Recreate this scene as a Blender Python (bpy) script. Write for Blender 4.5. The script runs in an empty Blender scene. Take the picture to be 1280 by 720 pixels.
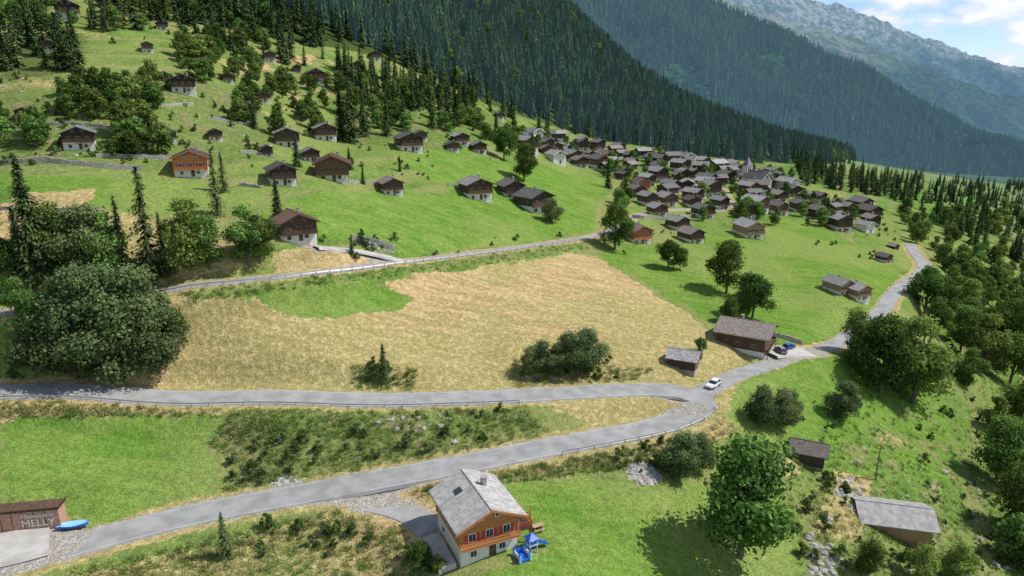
import bpy, math, numpy as np
from mathutils import Vector
R = np.random.RandomState(7)
scene = bpy.context.scene
# ------------------------------------------------------------ camera
PITCH = math.radians(16.3); F = 853.0
C = np.array([0., 0., 65.])
FW = np.array([0, math.cos(PITCH), -math.sin(PITCH)]); UP = np.array([0, math.sin(PITCH), math.cos(PITCH)])
cam = bpy.data.cameras.new("camera"); cam.lens = 36*F/1280; cam.sensor_width = 36
cam.clip_start = 1; cam.clip_end = 40000
camo = bpy.data.objects.new("camera", cam); scene.collection.objects.link(camo)
camo.location = C; camo.rotation_euler = (math.pi/2-PITCH, 0, 0); scene.camera = camo

def dirs(u, v):
    u = np.asarray(u, float); v = np.asarray(v, float)
    a = (u-640)/F; b = (360-v)/F
    return np.stack([a, FW[1]+b*UP[1], FW[2]+b*UP[2]], -1)
def proj(P):
    r = P-C; d = r@FW; ds = np.where(d > 1, d, 1)
    return np.where(d > 1, 640+F*r[..., 0]/ds, -9999), np.where(d > 1, 360-F*(r@UP)/ds, 9999), d

# ------------------------------------------------------------ noise
def vn(x, y, s=0):
    xi = np.floor(x); yi = np.floor(y); fx = x-xi; fy = y-yi
    fx = fx*fx*(3-2*fx); fy = fy*fy*(3-2*fy)
    def h(a, b):
        t = np.sin(a*127.1+b*311.7+s*74.7)*43758.5453
        return t-np.floor(t)
    return (h(xi, yi)*(1-fx)+h(xi+1, yi)*fx)*(1-fy)+(h(xi, yi+1)*(1-fx)+h(xi+1, yi+1)*fx)*fy
def fbm(x, y, s=0, o=4):
    r = 0; a = .5; 
    for i in range(o):
        r = r+a*(vn(x, y, s+i)-.5); x = x*2.03+3.1; y = y*2.03+1.7; a *= .5
    return r
def sstep(a, b, x):
    t = np.clip((x-a)/(b-a), 0, 1); return t*t*(3-2*t)

# ------------------------------------------------------------ terrain: heights and depths estimated at image pixels, plus assumed world anchors
Z = [ # u, v, z
 (0,720,0),(0,640,4),(0,560,8),(0,490,12),(0,390,24),(0,300,34),(240,720,-1),(240,640,1),(240,560,5),(240,495,9.5),(240,420,17),(240,362,25),(240,300,32),
 (480,720,-1),(480,640,1),(480,560,4.5),(480,498,7.5),(480,440,12),(480,380,17.5),(480,326,24),(640,720,0),(640,640,1.5),(640,560,3.5),(640,497,6),(640,400,12),(640,308,19),
 (800,720,-4),(800,640,-1),(800,570,1.5),(800,500,4),(800,440,7),(800,380,9),(800,300,11),(800,250,13),(800,200,19),
 (900,720,-7),(900,640,-4.5),(900,560,-1),(885,505,3.2),(900,470,3.5),(900,400,4.8),(900,330,5.5),(900,285,7),(900,225,11),(900,190,14),
 (1000,700,-9),(1000,640,-7),(1000,560,-4),(1000,445,1.5),(1000,380,1),(1000,300,2),(1000,235,5),(1000,205,5),
 (1100,700,-11),(1100,600,-9),(1100,500,-8),(1090,430,-4),(1110,375,-2),(1100,330,-3),(1100,285,-6),(1100,250,-8),(1100,225,-10),
 (1200,700,-16),(1200,600,-17),(1200,500,-19),(1200,420,-19),(1160,350,-5),(1200,320,-16),(1200,280,-22),(1200,245,-26),
 (1280,700,-20),(1280,600,-24),(1280,500,-28),(1280,400,-33),(1280,330,-38),(1280,270,-45),(1280,240,-52)]
D = [ # u, v, depth
 (0,215,168),(0,150,195),(0,50,250),(0,0,290),(0,-150,420),(240,222,185),(240,165,208),(240,110,240),(240,40,300),(240,0,350),(240,-150,520),
 (375,305,160),(400,225,205),(400,170,255),(480,243,215),(500,190,260),(480,150,300),(480,100,350),(480,50,430),(480,0,520),(480,-150,700),
 (640,250,255),(640,190,335),(640,150,430),(640,100,520),(640,50,620),(640,0,720),(700,185,470),(720,40,800),(800,165,590),(800,130,700),(800,100,850),(900,168,690),(900,152,900),(1000,190,760),
 (-200,300,150),(-200,100,230),(-200,-100,380)]
W = [(0,-50,-2),(-150,20,10),(150,20,-25),(-300,0,45),(400,0,-80),(0,-1500,0),(-1500,-1500,300),(1500,-1500,-200),(-600,300,230),(-900,900,450),
 (-350,500,210),(-300,1000,330),(-100,1500,380),(300,1400,0),(500,1500,-60),(900,1500,-110),(1500,1500,-140),(3000,3000,-300),(-3000,3000,1500),(0,6000,-100),(6000,6000,-500),
 (8000,0,-400),(-6000,0,1500),(0,3000,0),(900,400,-130),(300,150,-38),(-1500,200,600)]
P = []
for u, v, z in Z:
    d = dirs(u, v); P.append(C+d*((z-C[2])/d[2]))
for u, v, t in D: P.append(C+dirs(u, v)*t)
P = np.array(P+[np.array(w, float) for w in W])
def warp(x, y):
    r = np.hypot(x, y)+1e-6; k = np.arcsinh(r/150)/r
    return np.stack([x*k, y*k], -1)
def kern(r2): return .5*r2*np.log(r2+1e-12)
Q = warp(P[:, 0], P[:, 1]); n = len(Q)
K = kern(((Q[:, None]-Q[None])**2).sum(-1))+np.eye(n)*2e-4
A = np.zeros((n+3, n+3)); A[:n, :n] = K; A[:n, n] = 1; A[:n, n+1:] = Q; A[n, :n] = 1; A[n+1:, :n] = Q.T
wt = np.linalg.solve(A, np.concatenate([P[:, 2], np.zeros(3)]))
def base(x, y):
    x = np.asarray(x, float); y = np.asarray(y, float); sh = x.shape
    q = warp(x.ravel(), y.ravel()); out = np.zeros(len(q))
    for i in range(0, len(q), 20000):
        s = q[i:i+20000]
        out[i:i+20000] = kern(((s[:, None]-Q[None])**2).sum(-1))@wt[:n]+wt[n]+s@wt[n+1:]
    return out.reshape(sh)
TS = np.geomspace(60, 1700, 420)
def cast(u, v, hf):
    d = dirs(u, v); d = d.reshape(-1, 3); out = np.zeros_like(d)
    for i in range(0, len(d), 3000):
        dd = d[i:i+3000]
        p = C+dd[:, None]*TS[None, :, None]
        g = p[..., 2]-hf(p[..., 0], p[..., 1])
        neg = g < 0; k = np.where(neg.any(1), neg.argmax(1), len(TS)-1); k = np.maximum(k, 1)
        r = np.arange(len(dd)); g0 = g[r, k-1]; g1 = g[r, k]
        t = np.clip(g0/np.where(abs(g0-g1) < 1e-9, 1, g0-g1), 0, 1)
        tt = TS[k-1]+(TS[k]-TS[k-1])*t
        out[i:i+3000] = C+dd*tt[:, None]
    out[:, 2] = hf(out[:, 0], out[:, 1])
    return out

# ------------------------------------------------------------ road paths
def smooth_path(px, step=1.5):
    a = np.array(px, float); p = cast(a[:, 0], a[:, 1], base)[:, :2]
    e = np.vstack([2*p[0]-p[1], p, 2*p[-1]-p[-2]]); o = []
    for i in range(1, len(e)-2):
        p0, p1, p2, p3 = e[i-1:i+3]; m = max(2, int(np.linalg.norm(p2-p1)/step))
        for t in np.arange(m)/m:
            o.append(.5*((2*p1)+(-p0+p2)*t+(2*p0-5*p1+4*p2-p3)*t*t+(-p0+3*p1-3*p2+p3)*t**3))
    o.append(e[-2]); o = np.array(o)
    for _ in range(3): o[1:-1] = (o[:-2]+2*o[1:-1]+o[2:])/4
    z = base(o[:, 0], o[:, 1])
    for _ in range(20): z[1:-1] = (z[:-2]+2*z[1:-1]+z[2:])/4
    return np.column_stack([o, z])
ROADS = {
 'main': ([(-60,726),(0,709),(60,692),(150,666),(250,642),(350,623),(450,604),(560,584),(660,564),(740,549),(800,538),(846,526),(874,512),(876,499),(858,490),(820,487),(770,488),(700,492),(600,497),(450,500),(300,497),(150,493),(0,492),(-80,493)], 6.0),
 'right': ([(866,503),(886,485),(930,466),(1000,444),(1045,430),(1078,407),(1103,388),(1112,372),(1128,357),(1150,342),(1153,330),(1142,315),(1138,306)], 4.4),
 'upper': ([(-60,400),(0,391),(100,378),(210,363),(300,352),(400,340),(500,328),(600,316),(680,305),(745,295),(775,283),(800,268),(850,262),(905,262),(908,247),(902,236)], 3.6),
 'drive': ([(418,622),(450,627),(490,634),(522,646),(540,664)], 4.6),
 'houselane': ([(505,327),(480,320),(455,314),(425,310),(395,309)], 3.0),
 'yard': ([(958,440),(985,438),(1015,441)], 7),
 'workshop_yard': ([(-60,700),(0,686),(35,679),(62,671)], 8),
}
PATH = {k: smooth_path(p) for k, (p, w) in ROADS.items()}
HW = {k: w/2 for k, (p, w) in ROADS.items()}
# the village road joins the bend at the height of the main road
pr_ = PATH['right']; pm_ = PATH['main']
for i in range(14):
    j = np.hypot(pm_[:, 0]-pr_[i, 0], pm_[:, 1]-pr_[i, 1]).argmin(); k_ = sstep(14, 5, i); pr_[i, 2] = pr_[i, 2]*(1-k_)+(pm_[j, 2]-.01)*k_
rs = np.vstack([PATH[k] for k in PATH]); rh = np.concatenate([np.full(len(PATH[k]), HW[k]) for k in PATH])

# ------------------------------------------------------------ grid
def grow(a, step, lim, g=1.16):
    o = []; x = a
    while abs(x) < lim: step *= g; x += step; o.append(x)
    return o
xs = np.array(sorted(grow(-270, -2.6, 12000)+list(np.arange(-270, -150, 2.6))+list(np.arange(-150, 230, 1.3))+list(np.arange(230, 520, 4))+grow(520, 4, 12000)))
ys = np.array(sorted(grow(55, -2, 5000)+list(np.arange(55, 330, 1.3))+list(np.arange(330, 720, 3.2))+grow(720, 3.2, 12000)))
X, Y = np.meshgrid(xs, ys)
Hh = base(X, Y)
near = sstep(1500, 700, np.hypot(X, Y))
Hh += near*(fbm(X/38, Y/38, 1)*4.2*(.35+.65*sstep(20, 60, Hh))+fbm(X/9, Y/9, 5, 3)*.8)
hum = sstep(-4, -12, Hh)*sstep(-90, -30, Hh)*near
Hh += hum*fbm(X/16, Y/16, 9, 3)*3
# road benches
m = (X > -300) & (X < 480) & (Y > 40) & (Y < 620); xv = X[m]; yv = Y[m]; zv = Hh[m]; dist = np.full(len(xv), 1e9); 
for i in range(0, len(xv), 4000):
    d2 = np.sqrt((xv[i:i+4000, None]-rs[None, :, 0])**2+(yv[i:i+4000, None]-rs[None, :, 1])**2)
    e = d2-rh[None]; k = e.argmin(1); r = np.arange(len(k)); dd = e[r, k]; dist[i:i+4000] = dd
    wgt = np.exp(-np.maximum(e, 0)**2/6.0)*(e < 12); 
    zr = (wgt*rs[None, :, 2]).sum(1)/np.maximum(wgt.sum(1), 1e-9)
    zr = np.where(wgt.sum(1) > 1e-6, zr, rs[k, 2])
    zv[i:i+4000] += (zr-zv[i:i+4000])*sstep(6.5, 1.6, dd)
Hh[m] = zv
RD = np.full(X.shape, 1e9); RD[m] = dist
def H(x, y):
    x = np.clip(np.asarray(x, float), xs[0], xs[-1]-1e-3); y = np.clip(np.asarray(y, float), ys[0], ys[-1]-1e-3)
    i = np.clip(np.searchsorted(xs, x, 'right')-1, 0, len(xs)-2); j = np.clip(np.searchsorted(ys, y, 'right')-1, 0, len(ys)-2)
    a = (x-xs[i])/(xs[i+1]-xs[i]); b = (y-ys[j])/(ys[j+1]-ys[j])
    return (Hh[j, i]*(1-a)+Hh[j, i+1]*a)*(1-b)+(Hh[j+1, i]*(1-a)+Hh[j+1, i+1]*a)*b
def site(u, v): return cast([u], [v], H)[0]  # image pixel ray-cast onto the ground
def sites(u, v): return cast(u, v, H)
def inpoly(u, v, poly):
    u = np.asarray(u); v = np.asarray(v); ins = np.zeros(u.shape, bool); k = len(poly)
    for i in range(k):
        x1, y1 = poly[i]; x2, y2 = poly[(i+1) % k]
        if y1 == y2: continue
        c = ((y1 > v) != (y2 > v)) & (u < (x2-x1)*(v-y1)/(y2-y1)+x1); ins ^= c
    return ins

# ------------------------------------------------------------ node helpers
def new_mat(name):
    m = bpy.data.materials.new(name); m.use_nodes = True; nt = m.node_tree; return m, nt, nt.nodes['Principled BSDF']
def nd(nt, t, **kw):
    x = nt.nodes.new(t)
    for k, v in kw.items():
        if k in x.inputs: x.inputs[k].default_value = v
        else: setattr(x, k, v)
    return x
def mixc(nt, f, a, b, bt='MIX'):
    x = nt.nodes.new('ShaderNodeMix'); x.data_type = 'RGBA'; x.blend_type = bt
    for i, s in ((0, f), (6, a), (7, b)):
        if isinstance(s, bpy.types.NodeSocket): nt.links.new(s, x.inputs[i])
        elif isinstance(s, (int, float)): x.inputs[i].default_value = s
        else: x.inputs[i].default_value = (*s, 1)
    return x.outputs[2]
def mrange(nt, v, a, b, c=0., d=1.):
    x = nt.nodes.new('ShaderNodeMapRange'); x.interpolation_type = 'SMOOTHSTEP'
    nt.links.new(v, x.inputs[0])
    for i, s in zip((1, 2, 3, 4), (a, b, c, d)): x.inputs[i].default_value = s
    return x.outputs[0]
def math2(nt, op, a, b=0.):
    x = nt.nodes.new('ShaderNodeMath'); x.operation = op
    for i, s in ((0, a), (1, b)):
        if isinstance(s, bpy.types.NodeSocket): nt.links.new(s, x.inputs[i])
        else: x.inputs[i].default_value = s
    return x.outputs[0]
def noise(nt, co, scale, detail=3, rough=.55):
    x = nd(nt, 'ShaderNodeTexNoise', Scale=scale, Detail=detail, Roughness=rough); nt.links.new(co, x.inputs['Vector']); return x.outputs['Fac']
def bump(nt, h, s, dist, b):
    x = nd(nt, 'ShaderNodeBump', Strength=s, Distance=dist); nt.links.new(h, x.inputs['Height']); nt.links.new(x.outputs[0], b.inputs['Normal'])
def mapping(nt, co, sc, rot=(0, 0, 0)):
    x = nd(nt, 'ShaderNodeMapping', Scale=sc, Rotation=rot); nt.links.new(co, x.inputs[0]); return x.outputs[0]
HAZE_GLOW = (.18, .35, .53)
def mix_haze_glow(m, nt, shader_out, f):  # aerial haze painted into the material: bluish emission blended over the surface
    e = nd(nt, 'ShaderNodeEmission', Color=(*HAZE_GLOW, 1), Strength=1.0); x = nt.nodes.new('ShaderNodeMixShader')
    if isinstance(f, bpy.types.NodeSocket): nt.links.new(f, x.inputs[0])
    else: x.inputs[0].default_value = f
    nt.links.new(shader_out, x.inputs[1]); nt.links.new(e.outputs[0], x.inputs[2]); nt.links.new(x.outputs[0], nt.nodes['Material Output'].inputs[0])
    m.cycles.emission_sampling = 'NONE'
def diffuse(nt):
    b = nt.nodes.new('ShaderNodeBsdfDiffuse'); nt.nodes.remove(nt.nodes['Principled BSDF']); nt.links.new(b.outputs[0], nt.nodes['Material Output'].inputs[0]); return b
def basic(name, c1, c2, scale=1., rough=.85, bmp=0., stretch=(1, 1, 1), vary=0., lines=None):
    m, nt, b = new_mat(name); co = nd(nt, 'ShaderNodeTexCoord').outputs['Object']
    s = noise(nt, mapping(nt, co, stretch), scale, 3); f = mrange(nt, s, .3, .7)
    c = mixc(nt, f, c1, c2)
    if lines:
        ax, sp = lines; w = nd(nt, 'ShaderNodeTexWave', Scale=sp, Distortion=.6, bands_direction=ax); nt.links.new(co, w.inputs[0])
        w.inputs['Detail Scale'].default_value = 2
        c = mixc(nt, mrange(nt, w.outputs['Fac'], 0., .3, .5, 0.), c, tuple(x*.4 for x in c1))
    elif bmp: bump(nt, s, bmp, .1, b)
    if vary:
        oi = nd(nt, 'ShaderNodeObjectInfo').outputs['Random']
        hs = nd(nt, 'ShaderNodeHueSaturation'); nt.links.new(c, hs.inputs['Color']); nt.links.new(mrange(nt, oi, 0, 1, 1-vary, 1+vary), hs.inputs['Value']); c = hs.outputs[0]
    nt.links.new(c, b.inputs['Base Color']); b.inputs['Roughness'].default_value = rough
    return m
def flat(name, c, rough=.6, metal=0.):
    return_m, nt, b = new_mat(name); b.inputs['Roughness'].default_value = rough; b.inputs['Metallic'].default_value = metal
    co = nd(nt, 'ShaderNodeTexCoord').outputs['Object']; s = noise(nt, co, 3., 2)
    nt.links.new(mixc(nt, s, tuple(x*.88 for x in c), tuple(min(1, x*1.1) for x in c)), b.inputs['Base Color']); return return_m

# terrain material
def terrain_mat():
    m, nt, b = new_mat("meadow"); b = diffuse(nt); co = nd(nt, 'ShaderNodeTexCoord').outputs['Object']
    at = nd(nt, 'ShaderNodeAttribute', attribute_name='zones'); sp = nd(nt, 'ShaderNodeSeparateColor'); nt.links.new(at.outputs['Color'], sp.inputs[0])
    a2 = nd(nt, 'ShaderNodeAttribute', attribute_name='zones2'); s2 = nd(nt, 'ShaderNodeSeparateColor'); nt.links.new(a2.outputs['Color'], s2.inputs[0])
    a3 = nd(nt, 'ShaderNodeAttribute', attribute_name='zones3'); s3 = nd(nt, 'ShaderNodeSeparateColor'); nt.links.new(a3.outputs['Color'], s3.inputs[0])
    n1 = s3.outputs[0]; ct = s3.outputs[1]
    n2 = noise(nt, co, .13, 3, .6); n3 = noise(nt, co, .9, 3, .65); n4 = noise(nt, co, 3.6, 1, .7)
    st = noise(nt, mapping(nt, co, (.04, .5, .3), (0, 0, math.radians(-14))), 1., 3, .6)
    def masked(sock, k=.9):
        t = math2(nt, 'ADD', sock, math2(nt, 'MULTIPLY', math2(nt, 'SUBTRACT', n2, .5), k)); t = math2(nt, 'ADD', t, math2(nt, 'MULTIPLY', math2(nt, 'SUBTRACT', n3, .5), .7))
        return mrange(nt, t, .3, .7)
    g = mixc(nt, mrange(nt, n2, .3, .7), (.095, .178, .036), (.165, .255, .055))
    g = mixc(nt, mrange(nt, n1, .42, .66, 0, .7), g, (.225, .265, .078))
    g = mixc(nt, mrange(nt, ct, .48, .62, 0, .6), g, (.26, .25, .10))
    g = mixc(nt, mrange(nt, n3, .5, .72, 0, .4), g, (.25, .235, .10))
    lush = mixc(nt, mrange(nt, st, .3, .7), (.095, .20, .028), (.16, .272, .045))
    lush = mixc(nt, mrange(nt, n2, .42, .68, 0, .6), lush, (.20, .272, .062))
    lush = mixc(nt, mrange(nt, n1, .46, .64, 0, .6), lush, (.225, .275, .08))
    g = mixc(nt, mrange(nt, sp.outputs[1], .2, .8, 0, .85), g, lush)
    rough = mixc(nt, mrange(nt, n3, .38, .62), (.06, .11, .028), (.165, .215, .062))
    rough = mixc(nt, mrange(nt, n2, .5, .66, 0, .7), rough, (.25, .215, .105))
    g = mixc(nt, masked(sp.outputs[2]), g, rough)
    dry = mixc(nt, mrange(nt, st, .4, .6), (.48, .345, .175), (.36, .27, .125))
    dry = mixc(nt, mrange(nt, n2, .42, .72, 0, .5), dry, (.30, .275, .115))
    dry = mixc(nt, mrange(nt, n1, .45, .60, 0, .5), dry, (.29, .29, .10))
    dry = mixc(nt, mrange(nt, n3, .5, .72, 0, .5), dry, (.54, .42, .245))
    g = mixc(nt, masked(sp.outputs[0]), g, dry)
    grav = mixc(nt, n4, (.24, .22, .19), (.44, .41, .36))
    g = mixc(nt, masked(s2.outputs[0], .5), g, grav)
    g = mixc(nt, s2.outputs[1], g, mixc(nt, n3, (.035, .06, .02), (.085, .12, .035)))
    g = mixc(nt, 1., g, mixc(nt, mrange(nt, n3, .3, .7), (.8, .8, .8), (1.1, 1.1, 1.1)), 'MULTIPLY')
    g = mixc(nt, 1., g, mixc(nt, mrange(nt, n4, .35, .65), (.78, .78, .78), (1.15, 1.15, 1.15)), 'MULTIPLY')
    nt.links.new(g, b.inputs['Color'])
    bump(nt, n3, .6, .5, b)
    mix_haze_glow(m, nt, b.outputs[0], math2(nt, 'MULTIPLY', s2.outputs[2], .3))  # distance haze painted onto the ground as a weak blue glow
    return m
U, V, Dp = proj(np.stack([X, Y, Hh], -1))
Uj = U+fbm(X/6, Y/6, 21)*14+fbm(X/20, Y/20, 22)*24; Vj = V+fbm(X/6, Y/6, 31)*7+fbm(X/20, Y/20, 32)*5
FOREST = [(100,-500),(140,-12),(225,22),(320,46),(420,60),(480,72),(530,92),(585,118),(640,142),(700,160),(760,176),(850,190),(960,203),(1015,207),(1060,200),(1400,150),(1600,-500)]
DRY = [[(470,350),(540,340),(640,328),(715,316),(748,322),(860,392),(920,430),(950,446),(905,466),(850,478),(790,472),(740,487),(600,491),(400,493),(225,489),(150,478),(205,440),(210,372),(330,376),(385,398),(500,388),(515,372)],
 [(660,505),(760,498),(815,498),(836,510),(818,522),(745,534),(715,520)],[(80,718),(300,672),(420,640),(505,655),(522,700),(500,740),(60,740)],
 [(455,618),(560,600),(700,578),(870,540),(905,520),(925,540),(860,565),(760,580),(640,596),(535,612),(520,630)],
 [(0,503),(120,500),(260,504),(290,516),(100,516),(0,522)],[(335,318),(400,306),(440,316),(480,322),(430,334),(340,344)],[(20,240),(120,236),(100,262),(10,262)],
 [(270,72),(330,78),(350,88),(290,92)],[(350,70),(390,68),(385,80),(345,80)],[(880,470),(930,468),(905,520),(893,510)],[(1040,590),(1090,600),(1070,680),(1020,660)],[(960,560),(1000,575),(985,600),(960,590)],[(0,250),(160,268),(330,300),(330,330),(200,355),(205,335),(0,300)]]
LUSH = [[(0,522),(285,518),(262,560),(285,600),(80,672),(75,625),(0,625)],[(580,610),(680,600),(860,600),(1000,640),(1010,720),(560,740),(680,690)],[(745,316),(860,300),(990,272),(1090,310),(1130,345),(1095,385),(1045,425),(945,436),(860,385)],
 [(240,300),(400,240),(560,240),(745,250),(740,290),(500,322),(490,300),(400,300)],[(480,180),(560,190),(760,225),(750,250),(560,240)],[(0,215),(240,225),(340,235),(300,270),(150,262),(0,240)],[(270,365),(470,352),(510,372),(500,388),(385,398),(330,376)],[(1080,225),(1230,240),(1240,262),(1100,250)],[(940,440),(1040,436),(1060,470),(960,560),(900,520),(910,475)],[(890,540),(960,600),(900,640)],[(1020,440),(1180,450),(1200,600),(1050,600),(970,560)]]
ROUGH = [[(285,515),(650,505),(690,540),(560,578),(360,605),(270,620),(300,585),(258,555)],[(1090,520),(1280,420),(1400,760),(1000,760),(1000,600)],[(0,95),(240,90),(330,130),(350,200),(200,215),(0,200)],[(640,480),(660,455),(760,455),(820,470),(770,490)],[(440,455),(510,455),(540,485),(440,488)],[(130,430),(0,300),(0,490),(220,490)],[(430,100),(600,130),(640,160),(560,190),(430,180)],[(750,575),(850,570),(830,610),(740,600)],[(215,362),(420,340),(610,318),(740,300),(745,312),(610,328),(420,352),(240,372)]]
dry = np.zeros(X.shape); lush = np.zeros(X.shape); rough = np.zeros(X.shape)
for p in DRY: dry[inpoly(Uj, Vj, p)] = 1
dry[inpoly(Uj, Vj, DRY[2])] = .55
for p in LUSH: lush[inpoly(Uj, Vj, p)] = 1
for p in ROUGH: rough[inpoly(Uj, Vj, p)] = .55
rough[inpoly(Uj, Vj, ROUGH[1])] = .42
dry = np.maximum(dry, .6*sstep(3.4, .8, RD)*(lush < .5)+.45*sstep(2.4, .8, RD)); rough = rough*(1-dry)
hill = sstep(28, 60, Hh)*(U < 640); dry = np.maximum(dry, hill*(.14+fbm(X/30, Y/9, 77)*1.3))
dry = np.maximum(dry, (Dp > 0)*(fbm(X/45, Y/45, 91)*.9))
grav = .75*sstep(1.0, .2, RD)
grav[inpoly(Uj, Vj, [(335,612),(350,594),(385,600),(388,612),(350,622)])] = 1
grav[inpoly(Uj, Vj, [(775,580),(800,570),(835,600),(800,608)])] = .8
grav[inpoly(Uj, Vj, [(540,496),(640,489),(700,490),(700,497),(600,502)])] = .6
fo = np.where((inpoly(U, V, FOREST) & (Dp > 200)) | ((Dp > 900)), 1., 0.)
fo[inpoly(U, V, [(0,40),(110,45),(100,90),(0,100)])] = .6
hz = sstep(350, 1500, np.hypot(X, Y))  # strength of the painted haze, growing with distance
n1a = .5+fbm(X/40, Y/40, 61)*1.0; cta = .5+fbm(Hh*.8+3*fbm(X/50, Y/50, 5), X/45, 71)*1.1

def mesh_obj(name, verts, faces, mats, smooth=False, mi=None, parent=None, link=True):
    me = bpy.data.meshes.new(name); me.from_pydata([tuple(v) for v in verts], [], [tuple(f) for f in faces])
    for m in mats: me.materials.append(m)
    if mi is not None: me.polygons.foreach_set('material_index', np.array(mi, dtype=np.int32))
    if smooth: me.polygons.foreach_set('use_smooth', np.ones(len(me.polygons), bool))
    me.update()
    if not link: return me
    o = bpy.data.objects.new(name, me); scene.collection.objects.link(o)
    if parent: o.parent = parent
    return o
def grid_faces(nx, ny):
    i = np.arange(nx-1); j = np.arange(ny-1); I, J = np.meshgrid(i, j); a = (J*nx+I).ravel()
    return np.stack([a, a+1, a+1+nx, a+nx], -1).tolist()
ter = mesh_obj("ground", np.stack([X, Y, Hh], -1).reshape(-1, 3), grid_faces(len(xs), len(ys)), [terrain_mat()], True)
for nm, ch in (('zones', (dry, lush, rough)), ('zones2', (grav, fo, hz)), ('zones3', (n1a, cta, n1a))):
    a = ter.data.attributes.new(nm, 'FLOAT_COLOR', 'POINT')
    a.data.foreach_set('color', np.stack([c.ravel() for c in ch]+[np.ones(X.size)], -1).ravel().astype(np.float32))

# ------------------------------------------------------------ roads
asph = basic("asphalt", (.23, .23, .225), (.33, .325, .315), .35, .9, .1)
conc = basic("concrete", (.36, .35, .325), (.47, .45, .42), .5, .9, .1)
linep = flat("road_paint", (.5, .5, .48), .7)
def normals(p):
    t = np.gradient(p[:, :2], axis=0); t /= np.linalg.norm(t, axis=1)[:, None]+1e-9; return np.column_stack([t[:, 1], -t[:, 0]])
def ribbon(name, p, offs, dz, mat, parent=None):
    nr = normals(p); v = []; k = len(offs)
    for i in range(len(p)):
        for o in offs: v.append((p[i, 0]+nr[i, 0]*o, p[i, 1]+nr[i, 1]*o, p[i, 2]+dz))
    f = [(i*k+j, i*k+j+1, (i+1)*k+j+1, (i+1)*k+j) for i in range(len(p)-1) for j in range(k-1)]
    b = len(v)
    for i in range(len(p)):
        for o in (offs[0]-.25, offs[-1]+.25): v.append((p[i, 0]+nr[i, 0]*o, p[i, 1]+nr[i, 1]*o, p[i, 2]+dz-.5))
    f += [(i*k, (i+1)*k, b+2*i+2, b+2*i) for i in range(len(p)-1)]+[(i*k+k-1, b+2*i+1, b+2*i+3, (i+1)*k+k-1) for i in range(len(p)-1)]
    return mesh_obj(name, v, f, [mat], parent=parent)
dz = .13
for k, (nm, mt) in {'main': ('mountain_road', asph), 'right': ('village_road', asph), 'upper': ('hillside_road', asph), 'drive': ('driveway', asph), 'houselane': ('gravel_lane', conc), 'yard': ('parking_area', conc), 'workshop_yard': ('workshop_yard_pavement', conc)}.items():
    w = HW[k]; p = PATH[k]; o = ribbon(nm, p, [-w, -w/2, 0, w/2, w], dz, mt); dz += .004
    if k == 'main':
        nr = normals(p)
        u_, v_, _ = proj(p); ok = ~((u_ > 812) & (v_ < 520)) & ~((u_ > 395) & (u_ < 450) & (v_ > 560))
        for s in (-1, 1):
            vv = []; ff = []
            for i in range(len(p)):
                for oo in (w-.40, w-.29): vv.append((p[i, 0]+nr[i, 0]*oo*s, p[i, 1]+nr[i, 1]*oo*s, p[i, 2]+.13+.012))
            ff = [(2*i, 2*i+1, 2*i+3, 2*i+2) for i in range(len(p)-1) if ok[i]]
            mesh_obj('road_edge_line', vv, ff, [linep], parent=o)

# ------------------------------------------------------------ mesh builder
class MB:
    def __init__(s): s.v = []; s.f = []; s.m = []
    def add(s, vs, fs, mi=0):
        b = len(s.v); s.v += [tuple(map(float, q)) for q in vs]; s.f += [tuple(b+i for i in f) for f in fs]; s.m += [mi]*len(fs)
    def hexa(s, p, mi=0): s.add(p, [(0, 3, 2, 1), (4, 5, 6, 7), (0, 1, 5, 4), (1, 2, 6, 5), (2, 3, 7, 6), (3, 0, 4, 7)], mi)
    def box(s, x0, x1, y0, y1, z0, z1, mi=0):
        s.hexa([(x0, y0, z0), (x1, y0, z0), (x1, y1, z0), (x0, y1, z0), (x0, y0, z1), (x1, y0, z1), (x1, y1, z1), (x0, y1, z1)], mi)
    def cyl(s, a, b, r0, r1, mi=0, k=6):
        a = np.array(a, float); b = np.array(b, float); d = b-a; d /= np.linalg.norm(d)+1e-9
        t = np.cross(d, [0, 0, 1.] if abs(d[2]) < .9 else [1., 0, 0]); t /= np.linalg.norm(t); q = np.cross(d, t); an = np.arange(k)*2*math.pi/k
        vs = [a+(t*math.cos(x)+q*math.sin(x))*r0 for x in an]+[b+(t*math.cos(x)+q*math.sin(x))*r1 for x in an]
        s.add(vs, [(i, (i+1) % k, k+(i+1) % k, k+i) for i in range(k)]+[tuple(range(k))[::-1], tuple(range(k, 2*k))], mi)
    def mesh(s, name, mats): return mesh_obj(name, s.v, s.f, mats, mi=s.m, link=False)
def link(name, me, parent=None, loc=(0, 0, 0), rz=0, sc=1):
    o = bpy.data.objects.new(name, me); scene.collection.objects.link(o); o.location = loc; o.rotation_euler = (0, 0, rz)
    o.scale = (sc,)*3 if not isinstance(sc, tuple) else sc
    if parent: o.parent = parent
    return o
def empty(name, loc, rz=0, sc=1):
    o = bpy.data.objects.new(name, None); scene.collection.objects.link(o); o.location = loc; o.rotation_euler = (0, 0, rz); o.scale = (sc, sc, sc); o.empty_display_size = .5; return o

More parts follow.
